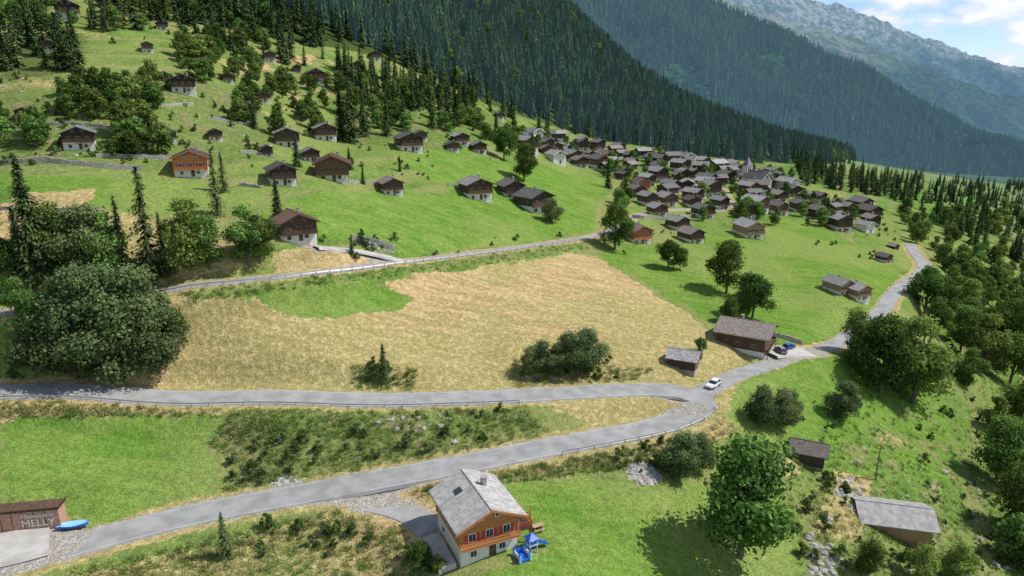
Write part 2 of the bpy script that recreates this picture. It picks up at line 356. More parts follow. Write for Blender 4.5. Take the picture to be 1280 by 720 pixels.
# ------------------------------------------------------------ trees
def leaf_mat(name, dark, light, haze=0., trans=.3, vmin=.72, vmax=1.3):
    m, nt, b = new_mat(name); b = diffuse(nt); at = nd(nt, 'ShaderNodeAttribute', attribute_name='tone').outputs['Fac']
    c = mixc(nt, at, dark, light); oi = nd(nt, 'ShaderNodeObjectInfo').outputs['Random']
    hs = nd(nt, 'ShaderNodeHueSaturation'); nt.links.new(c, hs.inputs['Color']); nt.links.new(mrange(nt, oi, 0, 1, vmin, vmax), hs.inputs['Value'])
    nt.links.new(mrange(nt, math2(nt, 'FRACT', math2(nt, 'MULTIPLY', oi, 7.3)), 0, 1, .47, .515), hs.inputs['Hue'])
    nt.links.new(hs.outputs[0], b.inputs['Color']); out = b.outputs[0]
    if trans > 0:
        t = nd(nt, 'ShaderNodeBsdfTranslucent'); nt.links.new(hs.outputs[0], t.inputs[0]); x = nt.nodes.new('ShaderNodeMixShader'); x.inputs[0].default_value = trans
        nt.links.new(b.outputs[0], x.inputs[1]); nt.links.new(t.outputs[0], x.inputs[2]); nt.links.new(x.outputs[0], nt.nodes['Material Output'].inputs[0]); out = x.outputs[0]
    if haze: mix_haze_glow(m, nt, out, haze)  # painted haze glow for forest foliage
    return m
bark = basic("bark", (.08, .065, .045), (.16, .13, .10), 4, .9, 0)
L_broad = leaf_mat("broadleaf_foliage", (.042, .084, .022), (.15, .245, .056))
L_light = leaf_mat("ash_foliage", (.065, .115, .03), (.205, .315, .078))
L_grey = leaf_mat("willow_foliage", (.065, .105, .042), (.20, .27, .11), trans=.35, vmin=.85, vmax=1.15)
L_con = leaf_mat("spruce_needles", (.022, .046, .02), (.085, .138, .048), trans=0.)
L_larch = leaf_mat("larch_needles", (.06, .09, .04), (.16, .215, .08), trans=.2)
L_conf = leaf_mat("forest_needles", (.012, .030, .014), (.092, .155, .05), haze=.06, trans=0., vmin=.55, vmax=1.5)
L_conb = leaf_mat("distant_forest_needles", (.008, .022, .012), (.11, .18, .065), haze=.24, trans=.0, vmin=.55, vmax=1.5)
def quads(p, nrm, sx, sy, rng, along=None):
    k = len(p); nrm = nrm/(np.linalg.norm(nrm, axis=1)[:, None]+1e-9)
    t = rng.normal(size=(k, 3)) if along is None else along
    t = t-nrm*(t*nrm).sum(1)[:, None]; t /= np.linalg.norm(t, axis=1)[:, None]+1e-9; b = np.cross(nrm, t)
    sx = np.reshape(sx, (-1, 1)); sy = np.reshape(sy, (-1, 1))
    v = np.stack([p-t*sx, p-b*sy, p+t*sx, p+b*sy], 1).reshape(-1, 3)
    return v, np.arange(4*k).reshape(k, 4)
def tree_mesh(name, v, f, tone, trunk, mats):
    nv = len(v); V_ = np.vstack([v, np.array(trunk.v)]) if trunk.v else v
    F_ = f.tolist()+[tuple(i+nv for i in q) for q in trunk.f]
    me = mesh_obj(name, V_, F_, mats, mi=[0]*len(f)+[1]*len(trunk.f), link=False)
    a = me.attributes.new('tone', 'FLOAT', 'POINT'); a.data.foreach_set('value', np.concatenate([tone, np.full(len(V_)-nv, .5)]).astype(np.float32)); return me
def broadleaf(name, seed, mat, nleaf=7000, size=.27, spread=.36, lobes=16, Ht=10., low=.08):
    g = np.random.RandomState(seed); cs = []; 
    for i in range(lobes):
        a = g.uniform(0, 6.28); t = g.uniform(0, 1); rr = math.sqrt(g.uniform(0, 1))*spread*Ht*(math.sin(math.pi*(.2+.72*t)))*.85
        cs.append((rr*math.cos(a), rr*math.sin(a), Ht*(low+.1+t*(.78-low)), Ht*g.uniform(.085, .17)))
    cs.append((0, 0, Ht*.86, Ht*.11)); cs = np.array(cs); w = cs[:, 3]**2; k = g.choice(len(cs), nleaf, p=w/w.sum())
    d = g.normal(size=(nleaf, 3)); d[:, 2] += .25; d /= np.linalg.norm(d, axis=1)[:, None]
    rad = cs[k, 3]*g.uniform(.55, 1.22, nleaf)*(1+.32*np.sin(d[:, 0]*7+k)*np.cos(d[:, 1]*6+d[:, 2]*5+k))
    p = cs[k, :3]+d*rad[:, None]*np.array([1.1, 1.1, .9])
    keep = np.ones(nleaf, bool)
    for j in range(len(cs)): keep &= ~((np.linalg.norm(p-cs[j, :3], axis=1) < cs[j, 3]*.5) & (k != j))
    p = p[keep]; d = d[keep]; kk = k[keep]; s = g.uniform(.6, 1.25, len(p))*size
    v, f = quads(p, d+g.normal(size=p.shape)*.6, s, s*.75, g)
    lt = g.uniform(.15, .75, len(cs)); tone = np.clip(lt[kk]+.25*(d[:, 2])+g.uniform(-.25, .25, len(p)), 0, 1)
    tr = MB(); tr.cyl((0, 0, -1), (0.1, 0, Ht*.4), Ht*.026, Ht*.018, 0, 7); tr.cyl((0.1, 0, Ht*.4), (0, .1, Ht*.75), Ht*.018, Ht*.006, 0, 6)
    for c in cs[:9]: tr.cyl((.05, 0, Ht*g.uniform(.12, .42)), c[:3], Ht*.011, Ht*.003, 0, 5)
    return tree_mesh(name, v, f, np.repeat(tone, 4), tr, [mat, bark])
def conifer(name, seed, mat, Ht=20., rad=.19, whorls=34, br=11, per=7, size=.5, open_=0.):
    g = np.random.RandomState(seed); P_ = []; Nn = []; T = []; S = []; to = []
    tr = MB(); tr.cyl((0, 0, -1), (0, 0, Ht*.6), Ht*.017, Ht*.009); tr.cyl((0, 0, Ht*.6), (0, 0, Ht*.99), Ht*.009, .02)
    for wv in range(whorls):
        t = (wv+.3)/whorls; z = Ht*(.05+.94*t); r = Ht*rad*((1-t)**.8)*g.uniform(.75, 1.15)+.15
        for j in range(br):
            if g.rand() < open_: continue
            a = g.uniform(0, 6.28); rr = r*g.uniform(.6, 1.2); dr = np.array([math.cos(a), math.sin(a), 0]); tb = g.uniform(.1, .65)
            for q in range(per):
                s = (q+.6)/per; p = dr*rr*s+np.array([0, 0, z-rr*.38*s**1.4+.25*Ht/20*g.uniform(-1, 1)]); p[:2] += g.normal(size=2)*.12*rr*s
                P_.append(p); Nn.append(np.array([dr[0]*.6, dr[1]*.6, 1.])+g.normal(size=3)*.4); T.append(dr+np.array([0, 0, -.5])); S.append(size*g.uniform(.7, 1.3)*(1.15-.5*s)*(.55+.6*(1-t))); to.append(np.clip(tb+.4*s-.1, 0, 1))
    P_ = np.array(P_); S = np.array(S); v, f = quads(P_, np.array(Nn), S*1.25, S*.62, g, np.array(T))
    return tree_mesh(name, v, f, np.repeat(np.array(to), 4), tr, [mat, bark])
def far_conifer(name, seed, mat, tiers=6, k=7, Ht=20., rad=.19):
    g = np.random.RandomState(seed); v = []; f = []; tone = []
    for i in range(tiers):
        t = i/tiers; z0 = Ht*(.04+.9*t); z1 = min(Ht, z0+Ht*(.30-.1*t)); r = Ht*rad*(1-t)**.9+.25
        b = len(v); v.append((0, 0, z1)); tone.append(.6)
        for j in range(2*k):
            a = j*math.pi/k+g.uniform(-.2, .2); rr = r*(g.uniform(.85, 1.2) if j % 2 else g.uniform(.4, .62)); v.append((rr*math.cos(a), rr*math.sin(a), z0-(.25*r if j % 2 else 0)+g.uniform(-.3, .3))); tone.append(g.uniform(.5, 1) if j % 2 else .05)  # sunlit tips painted brighter through the tone, inner notches darker
        f += [(b, b+1+j, b+1+(j+1) % (2*k)) for j in range(2*k)]
    tr = MB(); tr.cyl((0, 0, -2), (0, 0, 3), .25, .2, 0, 4); nv = len(v)
    me = mesh_obj(name, v+tr.v, f+[tuple(i+nv for i in q) for q in tr.f], [mat, bark], mi=[0]*len(f)+[1]*len(tr.f), link=False)
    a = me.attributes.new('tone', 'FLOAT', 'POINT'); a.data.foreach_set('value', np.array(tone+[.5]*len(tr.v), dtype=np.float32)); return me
BROAD = [broadleaf("broadleaf_a", 1, L_broad, 9000, .2, .36, 24), broadleaf("broadleaf_b", 2, L_light, 8500, .2, .33, 22), broadleaf("broadleaf_c", 3, L_broad, 8500, .2, .42, 26), broadleaf("broadleaf_d", 4, L_grey, 9000, .2, .40, 26, low=.0), broadleaf("broadleaf_e", 9, L_light, 8000, .2, .28, 20)]
BFAR = [broadleaf("far_broad_a", 11, L_broad, 1300, .42, .36, 20), broadleaf("far_broad_b", 12, L_light, 1300, .42, .4, 20), broadleaf("far_broad_c", 13, L_broad, 1200, .42, .33, 18), broadleaf("far_broad_d", 14, L_light, 1200, .42, .3, 16)]
BUSH = [broadleaf("bush_a", 21, L_broad, 900, .5, .55, 10, 10, .02), broadleaf("bush_b", 22, L_light, 900, .5, .6, 9, 10, .0), broadleaf("bush_c", 23, L_grey, 900, .5, .6, 9, 10, .0)]
CON = [conifer("spruce_a", 31, L_con), conifer("spruce_b", 32, L_con, rad=.22, br=12), conifer("spruce_c", 33, L_con, rad=.16)]
CMID = [conifer("mid_spruce_a", 61, L_con, whorls=16, br=8, per=4, size=.95), conifer("mid_spruce_b", 62, L_con, rad=.22, whorls=15, br=8, per=4, size=.95), conifer("mid_larch", 63, L_larch, rad=.19, whorls=15, br=8, per=4, size=.9)]
LARCH = [conifer("larch_a", 35, L_larch, rad=.2, size=.42, open_=.35), conifer("larch_b", 36, L_larch, rad=.17, size=.4, open_=.3)]
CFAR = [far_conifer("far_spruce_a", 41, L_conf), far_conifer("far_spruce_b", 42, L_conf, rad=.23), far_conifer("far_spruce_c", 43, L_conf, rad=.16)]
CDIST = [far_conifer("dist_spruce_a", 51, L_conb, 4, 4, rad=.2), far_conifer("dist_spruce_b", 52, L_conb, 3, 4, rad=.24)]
def scatter(name, me, pts, yaw, scl):
    """one object that instances a plant mesh over ground points picked by image coordinates"""
    i0 = 0; proto = link(name.replace('_mass', ''), me, loc=tuple(pts[i0]), rz=float(yaw[i0]), sc=float(scl[i0]))
    pm = bpy.data.meshes.new(name); pm.from_pydata([tuple(p) for p in pts[1:]], [], [])
    for nm, a in (('yaw', yaw[1:]), ('scl', scl[1:])):
        at = pm.attributes.new(nm, 'FLOAT', 'POINT'); at.data.foreach_set('value', np.asarray(a, np.float32))
    o = bpy.data.objects.new(name, pm); scene.collection.objects.link(o)
    ng = bpy.data.node_groups.new(name, 'GeometryNodeTree'); ng.interface.new_socket('Geometry', in_out='INPUT', socket_type='NodeSocketGeometry'); ng.interface.new_socket('Geometry', in_out='OUTPUT', socket_type='NodeSocketGeometry')
    gi = ng.nodes.new('NodeGroupInput'); go = ng.nodes.new('NodeGroupOutput'); oi = ng.nodes.new('GeometryNodeObjectInfo'); oi.inputs['Object'].default_value = proto; oi.transform_space = 'ORIGINAL'
    oi.inputs['As Instance'].default_value = True
    ip = ng.nodes.new('GeometryNodeInstanceOnPoints'); ay = ng.nodes.new('GeometryNodeInputNamedAttribute'); ay.inputs['Name'].default_value = 'yaw'; asc = ng.nodes.new('GeometryNodeInputNamedAttribute'); asc.inputs['Name'].default_value = 'scl'
    cx = ng.nodes.new('ShaderNodeCombineXYZ'); L = ng.links
    L.new(gi.outputs[0], ip.inputs['Points']); L.new(oi.outputs['Geometry'], ip.inputs['Instance']); L.new(ay.outputs['Attribute'], cx.inputs[2]); L.new(cx.outputs[0], ip.inputs['Rotation']); L.new(asc.outputs['Attribute'], ip.inputs['Scale']); L.new(ip.outputs[0], go.inputs[0])
    md = o.modifiers.new('scatter', 'NODES'); md.node_group = ng; return o
def scatter_multi(name, meshes, pts, smin, smax, rng=R):
    k = rng.randint(0, len(meshes), len(pts)); s = rng.uniform(smin, smax, len(pts)); y = rng.uniform(0, 6.28, len(pts))
    for j, me in enumerate(meshes):
        q = k == j
        if q.sum() > 1: scatter(name, me, pts[q], y[q], s[q])
def place(name, me, u, v, hpx, nominal=10.):
    p = site(u, v); d = (p-C)@FW; s = hpx*d/F/nominal/.97
    return link(name, me, loc=(p[0], p[1], p[2]-.15), rz=R.uniform(0, 6.28), sc=(s*R.uniform(.93, 1.07), s*R.uniform(.93, 1.07), s))
for u, v, h, i in [(75,338,85,4),(112,345,88,3),(135,340,78,1),(238,335,90,1),(262,335,66,0),(312,332,78,1),(325,328,60,2),
 (55,462,80,3),(95,474,100,3),(150,474,112,3),(200,464,84,3),(105,440,108,3),(175,445,112,3),(60,430,66,2),(130,410,80,3),(25,400,56,1),(10,345,50,2),(215,430,48,2),(80,410,66,3),
 (925,696,162,0),(768,312,58,0),(908,366,66,0),(940,398,58,2),(925,396,42,1),(835,336,38,2),(850,338,30,2),(912,404,34,0),(1100,492,100,0),(1140,505,116,1),(1120,485,86,4),(1068,446,62,4),(1090,462,66,2),
 (1155,392,60,2),(1178,400,46,0),(1228,465,78,1),(1245,600,86,0),(1272,668,100,4),(1210,482,52,1),(1262,480,66,2),(950,530,52,3),(975,532,50,3),(988,524,38,3),(1052,522,48,3),(1278,540,74,2),(1170,420,44,2),(1200,440,60,0),(1250,440,66,2),(1278,430,60,0),
 (655,226,46,0),(630,200,38,2),(690,278,30,3),(598,160,26,1),(850,594,58,3),(872,586,48,3),(680,466,42,3),(712,464,50,3),(735,462,54,3),(665,466,36,3),(696,468,40,3),(1150,726,55,1),(1085,718,50,4),(1195,728,60,1),(525,708,36,2),(548,716,28,1),(875,440,20,2)]:
    place("broadleaf_tree", BROAD[i], u, v, h)
for u, v, h, i in [(48,348,148,1),(30,345,85,0),(190,348,138,3),(272,268,80,4),(208,345,80,3),(348,278,55,0),(480,476,50,1),(283,697,66,3),(155,335,90,3),(440,178,78,0),(427,175,60,1),(455,170,55,0),(484,170,52,2),(500,214,20,2),(454,230,24,2),(437,212,28,1),(372,208,40,0),(318,160,36,1),(484,120,45,0),(1095,245,22,0),(1032,280,34,1),(874,447,28,0),(665,205,40,0),(280,240,50,3),(620,170,30,0),(540,160,40,1),(760,235,36,0),(440,318,26,1),(505,160,40,1)]:
    place("larch_tree" if i > 2 else "spruce_tree", (CON+LARCH)[i], u, v, h, 20.)
def poly_pts(poly, nn, rng=R):  # random image pixels inside the polygon, cast onto the ground
    a = np.array(poly, float); o = []
    while len(o) < nn:
        u = rng.uniform(a[:, 0].min(), a[:, 0].max(), nn*3); v = rng.uniform(a[:, 1].min(), a[:, 1].max(), nn*3); k = inpoly(u, v, poly); o += list(zip(u[k], v[k]))
    o = np.array(o[:nn]); p = sites(o[:, 0], o[:, 1])
    k = (np.sqrt((p[:, None, 0]-rs[None, :, 0])**2+(p[:, None, 1]-rs[None, :, 1])**2)-rh[None]).min(1) > 1.2
    p = p[k]; p[:, 2] -= .1; return p
# hillside and village trees
def rect(a, b, c, d): return [(a, b), (c, b), (c, d), (a, d)]
cl = np.vstack([poly_pts(rect(-60,42,100,90), 40), poly_pts(rect(110,-25,420,40), 120), poly_pts([(420,80),(600,122),(650,150),(560,155),(430,125)], 110), poly_pts(rect(20,20,60,60), 8), poly_pts([(600,150),(860,195),(1000,205),(990,196),(700,165)], 60), poly_pts([(990,203),(1120,225),(1140,252),(1000,232)], 150), poly_pts([(230,40),(420,60),(430,90),(260,70)], 24)])
scatter_multi("spruce_grove_mass", CMID, cl, .4, .8)
bl = np.vstack([poly_pts(rect(75,105,215,150), 42), poly_pts(rect(140,165,210,200), 20), poly_pts(rect(225,45,340,105), 50), poly_pts(rect(300,105,440,170), 38), poly_pts(rect(0,150,60,190), 8), poly_pts(rect(440,110,600,165), 50), poly_pts([(560,150),(700,180),(690,200),(600,175)], 36), poly_pts([(690,180),(980,215),(1085,270),(1060,290),(860,275),(780,240)], 110), poly_pts([(760,250),(800,240),(800,275),(760,265)], 7), poly_pts(rect(-60,-30,250,40), 60)])
scatter_multi("broadleaf_grove_mass", BFAR, bl, .45, 1.0)
rb = np.vstack([poly_pts([(1130,270),(1330,256),(1330,420),(1220,420),(1175,330),(1130,300)], 200), poly_pts([(1190,400),(1330,400),(1330,470),(1220,450)], 18), poly_pts([(1220,500),(1330,500),(1360,740),(1280,740),(1230,600)], 24)])
scatter_multi("valley_wood_mass", BFAR, rb, .6, 1.25)
rc = poly_pts([(1120,222),(1330,234),(1330,264),(1110,255)], 260); scatter_multi("valley_spruce_mass", CMID, rc, .35, .75)
rc2 = poly_pts([(1150,262),(1330,262),(1330,330),(1220,330)], 80); scatter_multi("valley_spruce_mass", CMID, rc2, .4, .85)
# bushes and tall weeds
bu = np.vstack([poly_pts([(285,555),(350,540),(420,560),(400,590),(290,615)], 24), poly_pts([(440,520),(640,510),(600,560),(430,580)], 22), poly_pts([(760,560),(880,545),(900,570),(800,605),(740,590)], 24), poly_pts([(1150,520),(1280,480),(1280,720),(1100,720)], 60), poly_pts([(1000,600),(1060,590),(1080,720),(990,720)], 24), poly_pts([(330,655),(460,650),(470,700),(320,700)], 18), poly_pts([(950,500),(1060,500),(1060,540),(950,540)], 12), poly_pts([(450,455),(520,462),(510,485),(450,485)], 10), poly_pts([(645,450),(760,450),(800,475),(650,480)], 26), poly_pts([(0,330),(220,350),(230,480),(0,480)], 40),
  poly_pts([(0,90),(400,90),(640,170),(600,230),(300,215),(0,210)], 190), poly_pts([(440,290),(500,300),(490,318),(440,312)], 10), poly_pts([(745,290),(860,280),(860,330),(780,320)], 12), poly_pts(rect(100,-10,420,60), 60), poly_pts([(500,690),(560,680),(560,718),(500,718)], 8), poly_pts([(960,240),(1100,260),(1140,300),(1110,310),(1040,290)], 30), poly_pts([(400,300),(740,290),(745,300),(420,332)], 12), poly_pts([(1000,300),(1110,310),(1120,330),(1050,320)], 8)])
scatter_multi("bush_mass", BUSH, bu, .08, .26)
def tuft(name, seed, mat, nb=30, h=.6, r=.75):
    g = np.random.RandomState(seed); v = []; f = []; to = []
    for i in range(nb):
        a = g.uniform(0, 6.28); q = r*math.sqrt(g.rand()); x, y = q*math.cos(a), q*math.sin(a); b = g.uniform(0, 6.28); w = g.uniform(.06, .14); hh = h*g.uniform(.5, 1.2); l = g.normal(size=2)*.25
        k = len(v); v += [(x-w*math.cos(b), y-w*math.sin(b), -.1), (x+w*math.cos(b), y+w*math.sin(b), -.1), (x+l[0], y+l[1], hh)]; f.append((k, k+1, k+2)); to += [.3, .3, 1]
    me = mesh_obj(name, v, f, [mat], link=False); at = me.attributes.new('tone', 'FLOAT', 'POINT'); at.data.foreach_set('value', np.array(to, np.float32)); return me
L_grass = leaf_mat("grass_blades", (.11, .17, .045), (.25, .34, .10)); L_hay = leaf_mat("dry_grass_blades", (.32, .26, .13), (.55, .45, .27))
TUF = [tuft("tuft_a", 1, L_grass, 22), tuft("tuft_b", 2, L_grass, 22, .8)]; HAY = [tuft("hay_a", 3, L_hay, 22, .45), tuft("hay_b", 4, L_hay, 22, .3)]
tp = np.vstack([poly_pts([(290,512),(660,505),(690,545),(560,575),(360,600),(275,618),(302,585),(262,555)], 1500), poly_pts([(1060,480),(1280,440),(1280,740),(1000,740),(980,600)], 1800), poly_pts([(80,715),(440,630),(520,660),(520,740),(80,740)], 1100), poly_pts([(460,618),(880,545),(900,570),(620,605),(540,612)], 800), poly_pts([(0,500),(280,505),(275,520),(0,520)], 350), poly_pts([(640,450),(820,460),(760,488),(640,488)], 400), poly_pts([(215,362),(740,300),(745,312),(240,378)], 500), poly_pts([(440,455),(520,460),(520,488),(440,488)], 200)])
scatter_multi("tall_grass_mass", TUF, tp, .35, .95)
hp = np.vstack([poly_pts(DRY[2], 900), poly_pts(DRY[3], 900), poly_pts(DRY[4], 400), poly_pts([(640,450),(820,460),(760,488),(640,488)], 400), poly_pts([(1050,560),(1280,520),(1280,720),(1000,720)], 700)])
scatter_multi("dry_grass_mass", HAY, hp, .3, .85)
# forests on the near slope
RIDU = [300,560,700,800,900,1000,1150,1400]; RIDV = [-300,-40,40,100,150,195,225,250]
gx, gy = np.meshgrid(np.arange(-620, 900, 6.8), np.arange(230, 1150, 6.8)); gx = (gx+R.uniform(-3.3, 3.3, gx.shape)).ravel(); gy = (gy+R.uniform(-3.3, 3.3, gy.shape)).ravel()
pz = H(gx, gy); fu, fv, fd = proj(np.stack([gx, gy, pz], -1))
keep = inpoly(fu+fbm(gx/30, gy/30, 3)*50, fv+fbm(gx/30, gy/30, 8)*30, FOREST) & (fu > -100) & (fu < 1400) & (fv > -250) & (fd < 980) & (R.rand(len(gx)) < .9)
fp = np.stack([gx, gy, pz-.3], -1)[keep]; far = np.hypot(fp[:, 0], fp[:, 1]) > 430
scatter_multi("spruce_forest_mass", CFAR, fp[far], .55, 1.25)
scatter_multi("spruce_forest_mass", CMID[:2], fp[~far], .5, .95)
q = R.rand(len(fp)) < .08; scatter_multi("forest_broadleaf_mass", BFAR, fp[q]+np.array([2, 2, 0]), .8, 1.4)

# ------------------------------------------------------------ mountains
def mountain(name, us, vs, Dc, Db, zb, mat, ns=260, nt_=120, amp=60, wl=420, seed=0, fine=.45):
    uu = np.linspace(us[0], us[-1], ns); vv = np.interp(uu, us, vs); dc = np.interp(uu, us, Dc); db = np.interp(uu, us, Db)
    cr = C+dirs(uu, vv)*dc[:, None]; dbv = dirs(uu, np.full(ns, 110.)); bs = C+dbv*db[:, None]; bs[:, 2] = zb
    t = np.linspace(0, 1.45, nt_); G = np.zeros((nt_, ns, 3))
    for j, tt in enumerate(t):
        if tt <= 1: q = bs*(1-tt)+cr*tt; q[:, 2] = bs[:, 2]+(cr[:, 2]-bs[:, 2])*(tt**1.08)
        else: q = cr+(cr-bs)*(tt-1); q[:, 2] = cr[:, 2]-(cr[:, 2]-bs[:, 2])*(tt-1)*.9
        G[j] = q
    x, y = G[..., 0], G[..., 1]; rid = 1-np.abs(fbm(x/wl+2+.6*fbm(x/wl, y/wl, 3), (y-x*.5)/(wl*2.2), seed, 5))*4; fall = np.sin(np.clip(t, 0, 1)*math.pi)[:, None]*.8+.2*sstep(0, .3, t)[:, None]
    G[..., 2] += (rid-.6)*amp*fall+fbm(x/90, y/90, seed+3, 4)*amp*fine
    o = mesh_obj(name, G.reshape(-1, 3), grid_faces(ns, nt_), [mat], True); return G
def mount_mat(name, low, high, rock, z0, z1, haze, sc, fs=.05, bd=12.):
    m, nt, b = new_mat(name); b = diffuse(nt); co = nd(nt, 'ShaderNodeTexCoord').outputs['Object']; sx = nd(nt, 'ShaderNodeSeparateXYZ'); nt.links.new(co, sx.inputs[0])
    n1 = noise(nt, co, sc, 3, .6); n2 = noise(nt, co, sc*9, 4, .7); n3 = noise(nt, co, fs, 3, .75)
    c = mixc(nt, mrange(nt, n3, .4, .6), tuple(x*.25 for x in low), tuple(x*1.35 for x in low)); c = mixc(nt, mrange(nt, n2, .58, .72, 0, .5), c, high)
    f = mrange(nt, math2(nt, 'ADD', sx.outputs[2], math2(nt, 'MULTIPLY', math2(nt, 'SUBTRACT', n1, .5), (z1-z0)*3)), z0, z1)
    c = mixc(nt, f, c, mixc(nt, mrange(nt, n2, .42, .58), high, rock)); nt.links.new(c, b.inputs['Color'])
    bump(nt, n2, 1., bd, b); mix_haze_glow(m, nt, b.outputs[0], haze); return m  # slope colour veiled by painted haze emission
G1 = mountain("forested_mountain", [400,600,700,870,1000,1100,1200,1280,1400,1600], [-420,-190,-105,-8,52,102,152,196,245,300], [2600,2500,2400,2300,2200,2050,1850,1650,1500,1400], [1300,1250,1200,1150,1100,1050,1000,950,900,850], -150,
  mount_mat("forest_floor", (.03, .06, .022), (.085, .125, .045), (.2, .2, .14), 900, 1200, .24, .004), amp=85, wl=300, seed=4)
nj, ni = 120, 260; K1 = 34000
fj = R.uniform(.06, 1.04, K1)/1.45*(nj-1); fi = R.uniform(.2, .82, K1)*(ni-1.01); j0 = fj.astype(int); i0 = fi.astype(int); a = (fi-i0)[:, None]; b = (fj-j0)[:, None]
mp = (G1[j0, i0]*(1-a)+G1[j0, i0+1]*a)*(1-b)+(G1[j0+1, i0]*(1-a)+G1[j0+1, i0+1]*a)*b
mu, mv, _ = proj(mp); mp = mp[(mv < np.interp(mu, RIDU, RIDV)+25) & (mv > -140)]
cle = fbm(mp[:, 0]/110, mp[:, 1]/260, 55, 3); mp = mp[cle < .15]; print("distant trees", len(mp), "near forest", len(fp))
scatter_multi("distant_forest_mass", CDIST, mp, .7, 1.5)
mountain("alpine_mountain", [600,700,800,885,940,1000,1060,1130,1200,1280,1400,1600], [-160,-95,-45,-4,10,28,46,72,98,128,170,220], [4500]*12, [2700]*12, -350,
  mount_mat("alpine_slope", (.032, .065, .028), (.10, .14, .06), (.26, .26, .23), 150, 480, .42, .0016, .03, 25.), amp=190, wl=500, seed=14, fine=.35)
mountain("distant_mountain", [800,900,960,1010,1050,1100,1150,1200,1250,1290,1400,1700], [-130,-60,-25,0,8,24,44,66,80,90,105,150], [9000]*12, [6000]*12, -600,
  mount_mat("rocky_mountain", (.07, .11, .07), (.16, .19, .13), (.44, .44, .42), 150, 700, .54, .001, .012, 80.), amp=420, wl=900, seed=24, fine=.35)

# ------------------------------------------------------------ houses
W_dark = basic("dark_timber", (.035, .021, .015), (.088, .054, .036), 2., .8, 0, (1, 1, 5), .35, ('Z', 2.2))
W_brown = basic("brown_timber", (.085, .047, .028), (.165, .095, .056), 2., .8, 0, (1, 1, 5), .25, ('Z', 2.2))
W_orange = basic("larch_timber", (.38, .135, .048), (.50, .21, .08), 2., .75, 0, (1, 1, 5), .15, ('Z', 2.2))
W_pale = basic("pale_timber", (.30, .18, .095), (.42, .28, .16), 2., .8, 0, (1, 1, 5), .15, ('Z', 2.2))
plaster = basic("white_plaster", (.58, .56, .52), (.74, .72, .68), 1., .9, .0)
stone = basic("stone_masonry", (.20, .19, .17), (.46, .43, .39), 3., .95, .8)
R_grey = basic("slate_roof", (.14, .135, .135), (.30, .29, .285), 1.6, .75, 0, (1, 1, 1), .5, ('Y', 1.6))
R_brown = basic("weathered_roof", (.12, .10, .088), (.23, .195, .175), 1.6, .85, 0, (1, 1, 1), .45, ('Y', 1.6))
R_light = basic("light_slab_roof", (.30, .29, .28), (.47, .455, .44), 1.1, .8, 0, (1, 1, 1), .12, ('Y', 1.8))
R_red = basic("rust_roof", (.17, .10, .075), (.25, .155, .115), 1.4, .8, 0, (1, 1, 1), .2, ('Y', 1.8))
m_, nt_g, bg = new_mat("window_glass"); bg.inputs['Base Color'].default_value = (.03, .04, .05, 1); bg.inputs['Roughness'].default_value = .12; glass = m_
white = flat("white_paint", (.72, .71, .68), .5); redp = flat("red_paint", (.38, .05, .03), .5); metal = flat("galvanised_steel", (.42, .43, .44), .4, .6)
